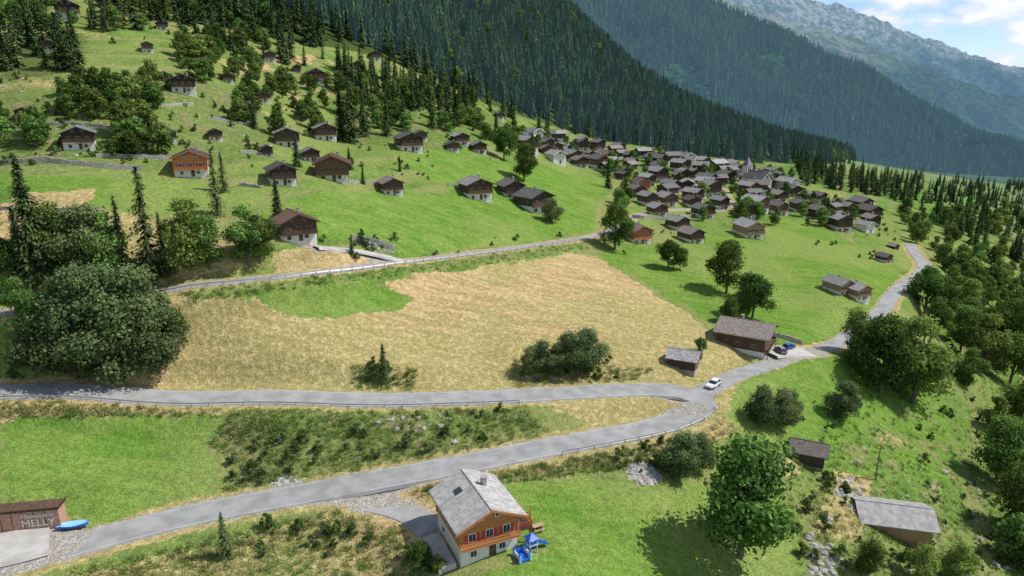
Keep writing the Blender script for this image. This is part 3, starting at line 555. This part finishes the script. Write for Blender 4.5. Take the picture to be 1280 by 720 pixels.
def house_parts(key, w=8.5, l=9.5, hb=2.4, he=5.4, pitch=24, wood=W_dark, roof=R_grey, basem=plaster, detail=2, balc=True, ov=.9, ovf=1.3):
    parts = []; m = math.tan(math.radians(pitch)); zr = he+m*w/2
    b = MB(); b.box(-w/2, w/2, -l/2, l/2, -4, hb); parts.append(("base_walls", b.mesh(key+"_base", [basem])))
    b = MB(); e = .06; x = w/2+e; y = l/2+e
    vs = [(-x, -y, hb), (x, -y, hb), (x, -y, he), (0, -y, zr), (-x, -y, he)]; vs += [(a_, -b_, c_) for a_, b_, c_ in vs]
    b.add(vs, [(0, 1, 2, 3, 4), (9, 8, 7, 6, 5), (1, 6, 7, 2), (0, 4, 9, 5), (0, 5, 6, 1), (2, 7, 8, 3), (3, 8, 9, 4)]); 
    if detail > 1:
        for sx in (-1, 1):
            for sy in (-1, 1): b.box(sx*x-.12, sx*x+.12, sy*y-.12, sy*y+.12, hb+.01, he-.05)
        for px_, pz_ in ((0, zr-.22), (-w/4, he+m*w/4-.22), (w/4, he+m*w/4-.22), (-w/2, he-.22), (w/2, he-.22)): b.box(px_-.11, px_+.11, -y-ovf+.25, y+ovf*.7-.2, pz_-.12, pz_+.12)
        for i in range(1, 4):
            b.box(-x-.03, x+.03, -y-.03, -y+.02, hb+(he-hb)*i/4-.06, hb+(he-hb)*i/4+.02)
    parts.append(("timber_walls", b.mesh(key+"_wood", [wood])))
    b = MB(); th = .2; y0 = -l/2-ovf; y1 = l/2+ovf*.7
    for s in (-1, 1):
        xe = s*(w/2+ov); zE = he-m*ov+.08; zR = zr+.08
        p = [(0, y0, zR), (xe, y0, zE), (xe, y1, zE), (0, y1, zR)]
        if s > 0: b.hexa(p+[(a_, b_, c_+th) for a_, b_, c_ in p], 0)
        else: p = [p[1], p[0], p[3], p[2]]; b.hexa(p+[(a_, b_, c_+th) for a_, b_, c_ in p], 0)
        if detail > 1:
            b.box(xe-.05, xe+.09, y0, y1, zE-.05, zE+.1, 2)
            n_ = 16
            for i in range(n_):
                yy = y0+(y1-y0)*(i+.5)/n_; z0_ = zR+th; z1_ = zE+th
                q = [(0, yy-.03, z0_), (xe, yy-.03, z1_), (xe, yy+.03, z1_), (0, yy+.03, z0_)]; b.add(q+[(a_, b_, c_+.05) for a_, b_, c_ in q], [(4, 5, 6, 7), (0, 1, 5, 4), (3, 7, 6, 2)], 0)
    b.box(-.16, .16, y0-.02, y1+.02, zr+th+.02, zr+th+.13, 0)
    for s in (-1, 1):
        q = [(0, y0-.07, zr-.12), (s*(w/2+ov), y0-.07, he-m*ov-.12), (s*(w/2+ov), y0-.01, he-m*ov-.12), (0, y0-.01, zr-.12)]
        b.hexa(q+[(a_, b_, c_+.36) for a_, b_, c_ in q], 1)
    parts.append(("roof", b.mesh(key+"_roof", [roof, wood, metal])))
    b = MB(); 
    def win(face, c, z, ww=1.0, hh=1.15, sh=False):
        def bx(a0, a1, z0, z1, pr, mi):
            if face == 'f': b.box(a0, a1, -l/2-pr, -l/2+.02, z0, z1, mi)
            elif face == 'b': b.box(a0, a1, l/2-.02, l/2+pr, z0, z1, mi)
            elif face == 'r': b.box(w/2-.02, w/2+pr, a0, a1, z0, z1, mi)
            else: b.box(-w/2-pr, -w/2+.02, a0, a1, z0, z1, mi)
        bx(c-ww/2-.1, c+ww/2+.1, z-.1, z+hh+.1, .11, 0); bx(c-ww/2, c-.035, z, z+hh, .125, 1); bx(c+.035, c+ww/2, z, z+hh, .125, 1)
        if sh:
            for s in (-1, 1): bx(c+s*(ww*.5+.12+ww*.25)-ww*.24, c+s*(ww*.5+.12+ww*.25)+ww*.24, z-.05, z+hh+.05, .10, 2)
    z2 = hb+.75; cs = (-w*.3, 0, w*.3)
    if he-hb > 1.9 and detail >= 0:
        for c in cs: win('f', c, z2, sh=detail > 1)
        for c in (-w*.16, w*.16): 
            if he-hb > 2 and 'barn' not in key: win('f', c, he+.25, .9, 1.0)
        if 'barn' not in key:
            for c in (-w*.28, w*.22): win('f', c, .7, .9, .9)
            for c in (-l*.28, l*.05, l*.32):
                win('r', c, z2); win('l', c, z2)
            win('r', -l*.2, .8, .8, .8); win('l', l*.2, .8, .8, .8)
    else: win('f', 0, z2)
    for c in (-w*.25, w*.25): win('b', c, z2)
    parts.append(("windows", b.mesh(key+"_win", [white if wood in (W_orange, W_pale) else W_pale, glass, redp if wood is W_orange else W_brown])))
    b = MB(); b.box(-.05, 1.0, -l/2-.09, -l/2+.02, 0, 2.05, 0); b.box(.1, .85, -l/2-.11, -l/2-.05, 1.2, 1.9, 1); parts.append(("door", b.mesh(key+"_door", [W_brown, glass])))
    if balc:
        b = MB(); yb = -l/2-1.25; zb = hb+.05; b.box(-w/2-.05, w/2+.05, yb, -l/2-.13, zb-.18, zb)
        b.box(-w/2, w/2, yb, yb+.08, zb+.95, zb+1.05); 
        k = int(w/.3)
        for i in range(k): b.box(-w/2+i*w/k+.02, -w/2+i*w/k+.2, yb+.02, yb+.06, zb+.08, zb+.95)
        for i in range(4): b.box(-w/2+i*(w-.14)/3, -w/2+i*(w-.14)/3+.14, yb+.061, yb+.2, zb-2.4 if i in (0, 3) else zb, zb+1.0)
        for s in (-1, 1): b.box(s*w/2-.04, s*w/2+.04, yb+.09, -l/2-.14, zb+.3, zb+1.)
        parts.append(("balcony", b.mesh(key+"_balc", [wood if wood is not W_dark else W_brown])))
    if 'barn' not in key:
        b = MB(); cx = w*.2; cz = he+m*(w/2-cx); b.box(cx-.35, cx+.35, l*.1, l*.1+.7, cz-.3, cz+1.6, 0); b.box(cx-.45, cx+.45, l*.1-.1, l*.1+.8, cz+1.602, cz+1.75, 1)
        parts.append(("chimney", b.mesh(key+"_chim", [stone, stone])))
    return parts
VAR = {'dark': house_parts('dark', roof=R_brown), 'dark2': house_parts('dark2', 9.5, 9, 2.6, 5.8, 22, W_dark, R_grey), 'orange': house_parts('orange', 9.5, 9, 2.2, 5.9, 23, W_orange, R_brown),
 'brown': house_parts('brown', 9.2, 8.5, 2.4, 5.4, 24, W_brown, R_grey), 'brownr': house_parts('brownr', 9.5, 9, 2.0, 5.3, 24, W_brown, R_red), 'dstone': house_parts('dstone', 8, 9, 2.0, 5.6, 25, W_dark, R_grey, stone, 1, False),
 'vill': house_parts('vill', 8, 9.5, 2.8, 6.6, 25, W_dark, R_grey, plaster, 1, True), 'vill2': house_parts('vill2', 7, 8, 1.6, 5.6, 26, W_dark, R_brown, stone, 1, False), 'vill3': house_parts('vill3', 8.5, 9.5, 3.0, 6.6, 24, W_brown, R_grey, plaster, 1, True),
 'white': house_parts('white', 8.5, 10, 5.2, 5.9, 26, plaster, R_grey, plaster, 1, False), 'pale': house_parts('pale', 8.5, 10, 2.2, 5.4, 24, W_pale, R_grey, plaster, 2, True), 'big': house_parts('big', 12, 13, 1.6, 6., 20, W_brown, R_brown, plaster, 2, True, 1.2, 1.6),
 'barn': house_parts('barn', 5.5, 6.5, .2, 3.0, 27, W_dark, R_brown, stone, 1, False, .6, .7), 'palebarn': house_parts('palebarn', 7, 10.5, .2, 2.8, 22, W_pale, R_light, W_pale, 1, False, .8, .9), 'stonebarn': house_parts('stonebarn', 6, 7, .6, 3.2, 26, W_dark, R_grey, stone, 1, False, .6, .7)}
NOM = {'big': 18.5, 'barn': 8.5, 'palebarn': 13.5, 'stonebarn': 9}
def put(name, key, P0, yaw, s):
    e = empty(name, tuple(P0), yaw, s)
    for pn, me in VAR[key]: link(pn, me, e)
    return e
used = []
def house(u, v, wpx, key, yaw=24, name=None):
    p = site(u, v); d = (p-C)@FW; s = float(np.clip(wpx*d/F/NOM.get(key, 13.5), .45, 1.5)); y = math.radians(yaw+R.uniform(-5, 5))
    f = np.array([math.sin(y), -math.cos(y)]); c = p[:2]-f*(3.0 if 'barn' in key else 4.5)*s; z = min(H(c[0], c[1]), p[2]+2.2*s)
    used.append(c); return put(name or ("timber_chalet" if 'barn' not in key else "wooden_barn"), key, (c[0], c[1], max(p[2]-.1, z-.9*s)), y, s)
for a in [(85,24,38,'dark'),(137,34,26,'dark'),(175,124,38,'dark'),(230,118,38,'dark2'),(100,188,48,'dark2'),(210,180,32,'dark'),(240,222,54,'orange',20),(275,56,22,'dark'),(322,82,20,'vill3'),(338,78,22,'dark'),(396,106,30,'dark'),(430,100,22,'brown'),(350,112,22,'brown'),
 (310,148,32,'brown'),(308,136,26,'dark'),(360,184,40,'dark2'),(408,176,36,'dark2'),(355,232,48,'dark'),(416,226,56,'brownr',15),(390,202,30,'dark'),(492,244,38,'dark'),(515,190,40,'dark2'),(527,176,22,'brown'),(375,307,62,'brownr',28),(600,251,46,'dark2'),(643,248,40,'dark'),(677,267,48,'dark2',35),
 (600,192,26,'dark'),(578,182,26,'dark2'),(567,190,22,'brown'),(541,118,18,'brown'),(541,106,16,'vill3'),(470,76,20,'dark'),(335,196,20,'vill2'),(203,38,20,'dark'),(250,90,22,'brown'),(205,102,20,'vill2'),(330,128,22,'dark'),(290,60,18,'vill2'),(150,20,20,'dark'),(520,112,16,'dark'),(590,150,16,'dark'),(625,150,16,'brown'),
 (62,64,22,'dark'),(285,104,20,'dark'),(372,92,18,'vill2'),(447,88,18,'dark'),(185,66,20,'vill3'),(30,150,26,'dark'),(380,150,22,'dark'),(455,150,20,'brown'),(500,146,18,'dark'),(270,176,24,'dark'),
 (802,304,38,'orange'),(870,304,34,'dark'),(942,298,40,'pale',10),(853,288,30,'dark2'),(884,273,30,'dark2'),(826,270,28,'brown'),(905,262,26,'vill'),(838,258,30,'brown'),(800,248,30,'vill2'),
 (1056,368,36,'pale',20),(1077,378,36,'pale',20),(950,437,80,'big',58),(868,464,44,'stonebarn',62),(1027,580,50,'barn',66),(1135,664,100,'palebarn',72),(1188,382,20,'barn'),(1110,328,20,'dark'),(1087,291,24,'white'),(1060,278,20,'dark'),(245,776,50,'dark',20),(1120,312,14,'barn'),(740,197,16,'dark'),(660,178,18,'dark'),(880,165,18,'pale')]:
    house(*a)
# dense village
VP = [(650,172),(700,176),(780,190),(860,205),(965,216),(990,240),(1085,265),(1095,288),(1050,288),(1000,268),(930,272),(880,262),(850,268),(820,268),(790,252),(800,235),(760,215),(700,205),(655,192)]
uu = R.uniform(640, 1100, 5000); vv = R.uniform(170, 292, 5000); k = inpoly(uu, vv, VP); vp = sites(uu[k], vv[k]); cnt = 0; us_ = list(used)
rv = np.vstack([PATH['upper'], PATH['right']])
for p in vp:
    if cnt >= 150: break
    if min(np.hypot(p[0]-q[0], p[1]-q[1]) for q in us_) < 12.2: continue
    if (np.hypot(rv[:, 0]-p[0], rv[:, 1]-p[1])).min() < 8: continue
    us_.append(p[:2]); key = ['vill', 'vill2', 'vill3', 'dstone', 'vill', 'dark', 'vill', 'white', 'vill2', 'orange'][R.randint(10)]
    if key in ('white', 'orange') and R.rand() < .5: key = 'vill'
    put("village_house", key, (p[0], p[1], p[2]-.5), math.radians(22+R.normal()*14+(90 if R.rand() < .22 else 0)), R.uniform(.72, 1.05)); cnt += 1
print("village houses", cnt)
# church
cp = site(946, 236); ch = empty("village_church", tuple(cp), math.radians(25))
for pn, me in house_parts('church', 8, 14, 6.4, 7., 38, plaster, R_grey, plaster, 1, False): link(pn, me, ch)
b = MB(); b.box(-2, 2, 7.2, 11.2, -4, 13); b.add([(-2.3, 6.9, 13), (2.3, 6.9, 13), (2.3, 11.5, 13), (-2.3, 11.5, 13), (0, 9.2, 18)], [(0, 1, 4), (1, 2, 4), (2, 3, 4), (3, 0, 4), (3, 2, 1, 0)], 1)
for s in (-1, 1): b.box(s*.8-.4, s*.8+.4, 7.1, 7.22, 10, 12, 2)
link("bell_tower", b.mesh("bell_tower", [plaster, R_grey, glass]), ch)

# main chalet
y = math.radians(25); f = np.array([math.sin(y), -math.cos(y)]); r_ = np.array([math.cos(y), math.sin(y)])
p = site(612, 695); cc = p[:2]-f*4.9; zc = p[2]+.1
ch = empty("chalet_with_balcony", (cc[0], cc[1], zc), y)
for pn, me in house_parts('chalet', 8.8, 9.8, 2.5, 6.0, 24, W_orange, R_light, plaster, 2, False, 1.0, 1.2): link(pn, me, ch)
b = MB()
b.box(4.47, 6.9, -4.9, 0.5, 2.5, 2.7, 0)
for yy in np.linspace(-4.8, .4, 16): b.box(6.78, 6.84, yy-.04, yy+.04, 2.71, 3.65, 1)
b.box(6.76, 6.86, -4.85, .45, 3.66, 3.76, 1)
for xx in np.linspace(4.6, 6.7, 8): b.box(xx-.04, xx+.04, -4.84, -4.78, 2.71, 3.65, 1)
b.box(4.5, 6.75, -4.86, -4.76, 3.66, 3.76, 1)
for xx, yy in ((6.7, -4.7), (6.7, .3)): b.box(xx-.1, xx+.1, yy-.1, yy+.1, -3, 2.49, 1)
b.box(4.47, 6.6, -4.7, -4.58, 5.1, 5.22, 1); b.box(6.5, 6.62, -4.75, -4.6, 3.77, 5.09, 1)
link("side_terrace", b.mesh("side_terrace", [W_brown, redp]), ch)
b = MB(); b.box(-4.4, 4.4, -5.9, -4.98, 2.45, 2.6, 0); b.box(-4.4, 4.4, -5.9, -5.82, 3.45, 3.55, 0)
for xx in np.linspace(-4.3, 4.3, 30): b.box(xx-.09, xx+.09, -5.88, -5.84, 2.61, 3.44, 0)
link("front_balcony", b.mesh("front_balcony", [W_orange]), ch)
b = MB(); b.box(-7.5, -4.9, -4.5, 3, -3, .05); link("paved_terrace", b.mesh("paved_terrace", [conc]), ch)
b = MB(); m24 = math.tan(math.radians(24)); zs = 6.0+m24*(4.4-2.2)+.30
b.hexa([(-2.7, 1, zs-.5*m24), (-1.7, 1, zs+.5*m24), (-1.7, 2.2, zs+.5*m24), (-2.7, 2.2, zs-.5*m24), (-2.7, 1, zs-.5*m24+.12), (-1.7, 1, zs+.5*m24+.12), (-1.7, 2.2, zs+.5*m24+.12), (-2.7, 2.2, zs-.5*m24+.12)]); link("skylight", b.mesh("skylight", [glass]), ch)

# play equipment
pe = site(664, 688); pg = empty("playground_slide", tuple(pe), math.radians(30)); blue = flat("blue_plastic", (.02, .12, .55), .4); lb = flat("light_blue_fabric", (.25, .5, .75), .6)
b = MB()
for sx in (-.6, .6):
    for sy in (-.6, .6): b.box(sx-.06, sx+.06, sy-.06, sy+.06, -.4, 2.2, 1)
b.box(-.7, .7, -.7, .7, 1.2, 1.3, 2); b.add([(-.85, -.85, 2.2), (.85, -.85, 2.2), (.85, .85, 2.2), (-.85, .85, 2.2), (0, 0, 2.9)], [(0, 1, 4), (1, 2, 4), (2, 3, 4), (3, 0, 4)], 0)
pr = None
for i in range(9):
    t = i/8; x = .7+2.2*t; z = 1.25*(1-t)**1.3+.15
    cur = [(x, -.32, z+.25), (x, -.3, z), (x, .3, z), (x, .32, z+.25)]
    if pr: b.add(pr+cur, [(0, 1, 5, 4), (1, 2, 6, 5), (2, 3, 7, 6)], 0)
    pr = cur
for i in range(5): b.box(-.75-.12*(4-i)-.1, -.75-.12*(4-i)+.05, -.35, .35, .1+.24*i, .16+.24*i, 1)
for sy in (-.62, .62): b.box(-.6, .6, sy-.03, sy+.03, 1.31, 1.9, 0)
link("play_tower", b.mesh("play_tower", [blue, lb, white]), pg)
b = MB(); b.box(-2.9, -1.0, -1.6, .2, -.1, .35, 0)
for sx, sy in ((-2.8, -1.5), (-1.1, -1.5), (-2.8, .1), (-1.1, .1)): b.cyl((sx, sy, -.1), (sx, sy, 1.25), .24, .22, 1, 10); b.cyl((sx, sy, 1.25), (sx, sy, 1.7), .22, .02, 0, 10)
b.box(-2.55, -1.35, .04, .16, .36, 1.1, 0); b.box(-2.87, -2.73, -1.25, -.15, .36, 1.0, 2); b.box(-1.17, -1.03, -1.25, -.15, .36, 1.0, 2)
link("bouncy_castle", b.mesh("bouncy_castle", [blue, lb, white]), pg)
pt = site(672, 662); b = MB(); b.box(-.9, .9, -.4, .4, .72, .78)
for s in (-1, 1): b.box(-.9, .9, s*.75-.14, s*.75+.14, .42, .47); b.box(s*.6-.05, s*.6+.05, -.7, .7, .3, .38); b.box(s*.6-.05, s*.6+.05, -.35, .35, -.1, .72)
link("picnic_table", b.mesh("picnic_table", [W_pale]), loc=tuple(pt), rz=.4)

# ------------------------------------------------------------ cars
tyre = flat("tyre_rubber", (.02, .02, .02), .8)
def car(name, paint, loc, rz):
    e = empty(name, tuple(loc), rz); b = MB()
    secs = [(-2.15, .45, .62, .72), (-2.05, .32, .85, .80), (-1.2, .25, .93, .86), (.9, .25, .95, .87), (1.6, .28, .88, .84), (2.05, .32, .74, .74), (2.15, .42, .62, .62)]; pr = None
    for x, z0, z1, hw in secs:
        c = [(x, -hw*.92, z0), (x, -hw, (z0+z1)/2), (x, -hw*.93, z1), (x, hw*.93, z1), (x, hw, (z0+z1)/2), (x, hw*.92, z0)]
        if pr: b.add(pr+c, [(i, 6+i, 6+(i+1) % 6, (i+1) % 6) for i in range(6)])
        else: b.add(c, [(0, 1, 2, 3, 4, 5)])
        pr = c
    b.add(pr, [(5, 4, 3, 2, 1, 0)]); link("body", b.mesh("body", [paint]), e)
    b = MB()
    q = [(-1.95, -.78, .88), (1.05, -.78, .9), (1.05, .78, .9), (-1.95, .78, .88), (-1.4, -.62, 1.42), (.2, -.62, 1.44), (.2, .62, 1.44), (-1.4, .62, 1.42)]; b.hexa(q, 0); 
    b.hexa([(-1.45, -.64, 1.42), (.25, -.64, 1.44), (.25, .64, 1.44), (-1.45, .64, 1.42), (-1.3, -.55, 1.5), (.1, -.55, 1.51), (.1, .55, 1.51), (-1.3, .55, 1.5)], 1)
    for s in (-1, 1): b.hexa([(-.5, s*.80-.02, .9), (-.38, s*.80-.02, .9), (-.38, s*.80+.02, .9), (-.5, s*.80+.02, .9), (-.5, s*.64-.02, 1.43), (-.38, s*.64-.02, 1.43), (-.38, s*.64+.02, 1.43), (-.5, s*.64+.02, 1.43)], 1)
    link("cabin", b.mesh("cabin", [glass, paint]), e)
    b = MB()
    for x in (-1.35, 1.35):
        for s in (-1, 1): b.cyl((x, s*.68, .32), (x, s*.9, .32), .33, .33, 0, 14); b.cyl((x, s*.9, .32), (x, s*.915, .32), .2, .2, 1, 10)
    link("wheels", b.mesh("wheels", [tyre, metal]), e)
    b = MB()
    for s in (-1, 1): b.box(2.06, 2.17, s*.55-.15, s*.55+.15, .56, .68, 0); b.box(-2.18, -2.08, s*.6-.12, s*.6+.12, .58, .72, 1)
    link("lamps", b.mesh("lamps", [white, redp]), e)
pw = flat("car_white", (.72, .72, .73), .3); pb = flat("car_blue", (.02, .07, .3), .3); pgm = flat("car_grey", (.2, .21, .22), .3)
def on_road(k, u, v, off=0):
    q = PATH[k]; a, b_, _ = proj(q); i = int(((a-u)**2+(b_-v)**2).argmin()); i = min(max(i, 1), len(q)-2); t = q[i+1]-q[i-1]; nr = normals(q)[i]
    return (q[i, 0]+nr[0]*off, q[i, 1]+nr[1]*off, q[i, 2]+.16), math.atan2(t[1], t[0])
l_, r0 = on_road('right', 890, 482, .4); car("white_car", pw, l_, r0+math.pi)
for u, c, nm, o in ((992, pb, "blue_car", -1.5), (974, pgm, "grey_car", 1.0)):
    l_, r0 = on_road('yard', u, 437, o); car(nm, c, l_, r0+math.radians(70 if u < 980 else 15))

# ------------------------------------------------------------ guardrails
def guardrail(q, off):
    nr = normals(q); P_ = np.column_stack([q[:, :2]+nr*off, q[:, 2]]); b = MB()
    prof = [(.0, .45), (.05, .5), (.0, .58), (.05, .66), (.0, .74)]
    vs = []; 
    for i in range(len(P_)):
        for o, z in prof: vs.append((P_[i, 0]-nr[i, 0]*o, P_[i, 1]-nr[i, 1]*o, P_[i, 2]+z+.1))
    b.add(vs, [(i*5+j, i*5+j+1, (i+1)*5+j+1, (i+1)*5+j) for i in range(len(P_)-1) for j in range(4)])
    for i in range(0, len(P_), 2): x, yy, z = P_[i]; x += nr[i, 0]*.1; yy += nr[i, 1]*.1; b.box(x-.06, x+.06, yy-.06, yy+.06, z-.8, z+.8)
    o = mesh_obj("guardrail", b.v, b.f, [metal], mi=b.m)
q = PATH['main']; u_, v_, _ = proj(q); ih = int(u_.argmax())
i0 = int(np.abs(u_[:ih]-690).argmin()); guardrail(q[i0:ih+1], HW['main']+.45)
lft = np.arange(len(q)) > ih; ii = np.where(lft & (u_ < 650))[0]; guardrail(q[ii], -(HW['main']+.45))
q2 = PATH['upper']; u2, _, _ = proj(q2); guardrail(q2[u2 < 720], HW['upper']+.45)
# ------------------------------------------------------------ stone walls
def wall(px, h=1.4, th=.5):
    a = np.array(px, float); q = []
    for i in range(len(a)-1):
        for t in np.linspace(0, 1, 9)[:-1]: q.append(a[i]*(1-t)+a[i+1]*t)
    q = sites(*np.array(q).T); nr = normals(q); b = MB()
    vs = []
    for i in range(len(q)):
        hh = h+R.uniform(-.25, .2)
        for o, z in ((-th/2, -1), (-th/2, hh), (th/2, hh), (th/2, -1)): vs.append((q[i, 0]+nr[i, 0]*o, q[i, 1]+nr[i, 1]*o, q[i, 2]+z))
    b.add(vs, [(i*4+j, i*4+j+1, i*4+j+5, i*4+j+4) for i in range(len(q)-1) for j in range(3)]+[(0, 1, 2, 3), (len(vs)-1, len(vs)-2, len(vs)-3, len(vs)-4)])
    mesh_obj("stone_wall", b.v, b.f, [stone])
for px, h in (([(-20,206),(60,203),(130,210),(185,214)], 1.3), ([(440,300),(465,304),(495,314)], 1.6), ([(300,232),(330,236)], .9), ([(960,418),(985,425),(1005,432)], 1.2), ([(790,272),(830,276),(880,268)], 1.2), ([(260,148),(330,160)], .9), ([(30,158),(90,156),(150,162)], .9), ([(120,196),(190,198),(240,200)], .9), ([(180,134),(250,130)], .8), ([(425,226),(480,232)], .9), ([(300,190),(350,196)], .9), ([(0,262),(60,262),(140,266)], .7), ([(420,118),(480,124)], .8), ([(560,232),(620,244)], .9)): wall(px, h)
# ------------------------------------------------------------ rocks
def rock(name, seed):
    g = np.random.RandomState(seed); import bmesh
    bm = bmesh.new(); bmesh.ops.create_icosphere(bm, subdivisions=2, radius=1); ph = g.uniform(0, 6, 6)
    for v in bm.verts:
        c = v.co; s = 1+.22*math.sin(3*c.x+ph[0])*math.cos(2.4*c.y+ph[1])+.15*math.sin(5*c.z+ph[2]+c.x*3)+g.uniform(-.06, .06); v.co = Vector((c.x*s*1.2, c.y*s, c.z*s*.65))
    me = bpy.data.meshes.new(name); bm.to_mesh(me); bm.free(); me.materials.append(rockm); return me
rockm = basic("grey_rock", (.2, .19, .175), (.42, .4, .37), 2.5, .95, .5, vary=.2)
rp = np.vstack([poly_pts([(780,582),(800,574),(832,600),(800,606)], 90), poly_pts([(342,612),(352,598),(382,602),(384,610),(352,618)], 60), poly_pts([(1010,670),(1060,690),(1050,720),(1010,718)], 60), poly_pts([(1040,590),(1080,600),(1070,640),(1045,620)], 40), poly_pts([(980,560),(1280,560),(1280,720),(1000,720)], 50), poly_pts([(440,515),(600,512),(560,560)], 20), poly_pts([(460,300),(495,306),(490,320),(460,314)], 40), poly_pts([(0,100),(350,100),(350,200),(0,200)], 60)])
scatter_multi("rock_pile_mass", [rock("rock_a", 1), rock("rock_b", 2)], rp, .2, .7)
# ------------------------------------------------------------ workshop with sign lettering
a = site(-40, 668); c2 = site(77, 661); dx = c2[:2]-a[:2]; ln = float(np.hypot(*dx)); yw = math.atan2(dx[1], dx[0])
brickc = basic("rust_cladding", (.34, .18, .125), (.47, .28, .20), 2., .85, .1)
ws = empty("workshop_building", tuple(a), yw); b = MB()
b.box(0, ln, 0, 2.2, -3, 2.9, 0); b.box(-.2, ln+.25, -.25, 2.4, 2.903, 3.15, 1); b.box(-.1, ln+.1, -.1, 2.3, 3.153, 3.23, 2)
for i in range(int(ln/1.5)): b.box(i*1.5+.1, i*1.5+.16, -.04, 0.01, 0, 2.88, 1)
b.box(1, 4, -.06, 0.01, 0.1, 2.2, 1); link("shell", b.mesh("shell", [brickc, W_dark, W_brown]), ws)
for txt, sz, zz in (("Menuiserie", 1.0, 1.8), ("MELLY", 1.6, .38)):
    fc = bpy.data.curves.new("sign_lettering", 'FONT'); fc.body = txt; fc.size = sz; fc.extrude = .03; fc.align_x = 'RIGHT'; fc.materials.append(white)
    o = bpy.data.objects.new("sign_lettering", fc); scene.collection.objects.link(o); o.parent = ws; o.location = (ln-.6, -.09, zz); o.rotation_euler = (math.pi/2, 0, 0)
# small blue boat
bp = site(92, 660); b = MB(); pr = None; ks = np.linspace(-2, 2, 9)
for x in ks:
    w = .75*math.sqrt(max(0.02, 1-(max(x, -1.6)/2.05)**2)) if x > -1.6 else .62; zt = .75+.12*(x/2)**2
    c = [(x, -w, zt), (x, -w*.8, .35), (x, 0, .15+.04*x*x), (x, w*.8, .35), (x, w, zt), (x, w*.85, zt-.02), (x, 0, zt-.25), (x, -w*.85, zt-.02)]
    if pr: b.add(pr+c, [(i, 8+i, 8+(i+1) % 8, (i+1) % 8) for i in range(4)], 0); b.add(pr+c, [(i, 8+i, 8+(i+1) % 8, (i+1) % 8) for i in (4, 5, 6, 7)], 1)
    else: b.add(c, [tuple(range(8))], 0)
    pr = c
b.add(pr, [tuple(range(8))[::-1]], 0); b.box(-1.2, -1, -.7, .7, -.2, .3, 2); b.box(1, 1.2, -.6, .6, -.2, .4, 2)
link("rowing_boat", b.mesh("rowing_boat", [blue, lb, W_brown]), loc=tuple(bp), rz=.25, sc=1.05)
# utility pole
for u, v in ((1094, 600),):
    pp = site(u, v); b = MB(); b.cyl((0, 0, -1), (0, 0, 7.5), .13, .09, 0, 8); b.box(-.7, .7, -.05, .05, 6.8, 6.92)
    for x in (-.6, 0, .6): b.cyl((x, 0, 6.93), (x, 0, 7.1), .04, .03, 1)
    link("utility_pole", b.mesh("utility_pole", [bark, metal]), loc=tuple(pp))

# ------------------------------------------------------------ light & sky
AZ = math.radians(84); EL = math.radians(50)
sv = Vector((math.sin(AZ)*math.cos(EL), math.cos(AZ)*math.cos(EL), math.sin(EL)))
sl = bpy.data.lights.new("sun", 'SUN'); sl.energy = 5.0; sl.angle = math.radians(.5); sl.color = (1, .96, .89)
so = bpy.data.objects.new("sun", sl); scene.collection.objects.link(so); so.rotation_euler = (-sv).to_track_quat('-Z', 'Y').to_euler()
w = bpy.data.worlds.new("World"); scene.world = w; w.use_nodes = True; nt = w.node_tree; bgn = nt.nodes['Background']
skn = nt.nodes.new('ShaderNodeTexSky'); skn.sky_type = 'NISHITA'; skn.sun_disc = False; skn.sun_elevation = EL; skn.sun_rotation = AZ; skn.altitude = 1400; skn.dust_density = .4
nt.links.new(mixc(nt, 1., skn.outputs[0], (.80, .93, 1.08), 'MULTIPLY'), bgn.inputs[0]); bgn.inputs[1].default_value = .125
tc = nt.nodes.new('ShaderNodeTexCoord').outputs['Generated']; n1 = noise(nt, mapping(nt, tc, (1, 1, 2.6)), 4.6, 5, .6); cf = mrange(nt, n1, .42, .54)
sz = nd(nt, 'ShaderNodeSeparateXYZ'); nt.links.new(tc, sz.inputs[0]); cf = math2(nt, 'MULTIPLY', cf, mrange(nt, sz.outputs[2], .25, .55, 1., .3))
cb = nd(nt, 'ShaderNodeBackground', Strength=1.1); nt.links.new(mixc(nt, mrange(nt, n1, .46, .60), (.68, .76, .87), (1, 1, 1)), cb.inputs[0])
mx = nt.nodes.new('ShaderNodeMixShader'); nt.links.new(cf, mx.inputs[0]); nt.links.new(bgn.outputs[0], mx.inputs[1]); nt.links.new(cb.outputs[0], mx.inputs[2]); nt.links.new(mx.outputs[0], nt.nodes['World Output'].inputs[0])
scene.view_settings.view_transform = 'Standard'; scene.view_settings.look = 'None'; scene.view_settings.exposure = 0
print("objects", len(bpy.data.objects))
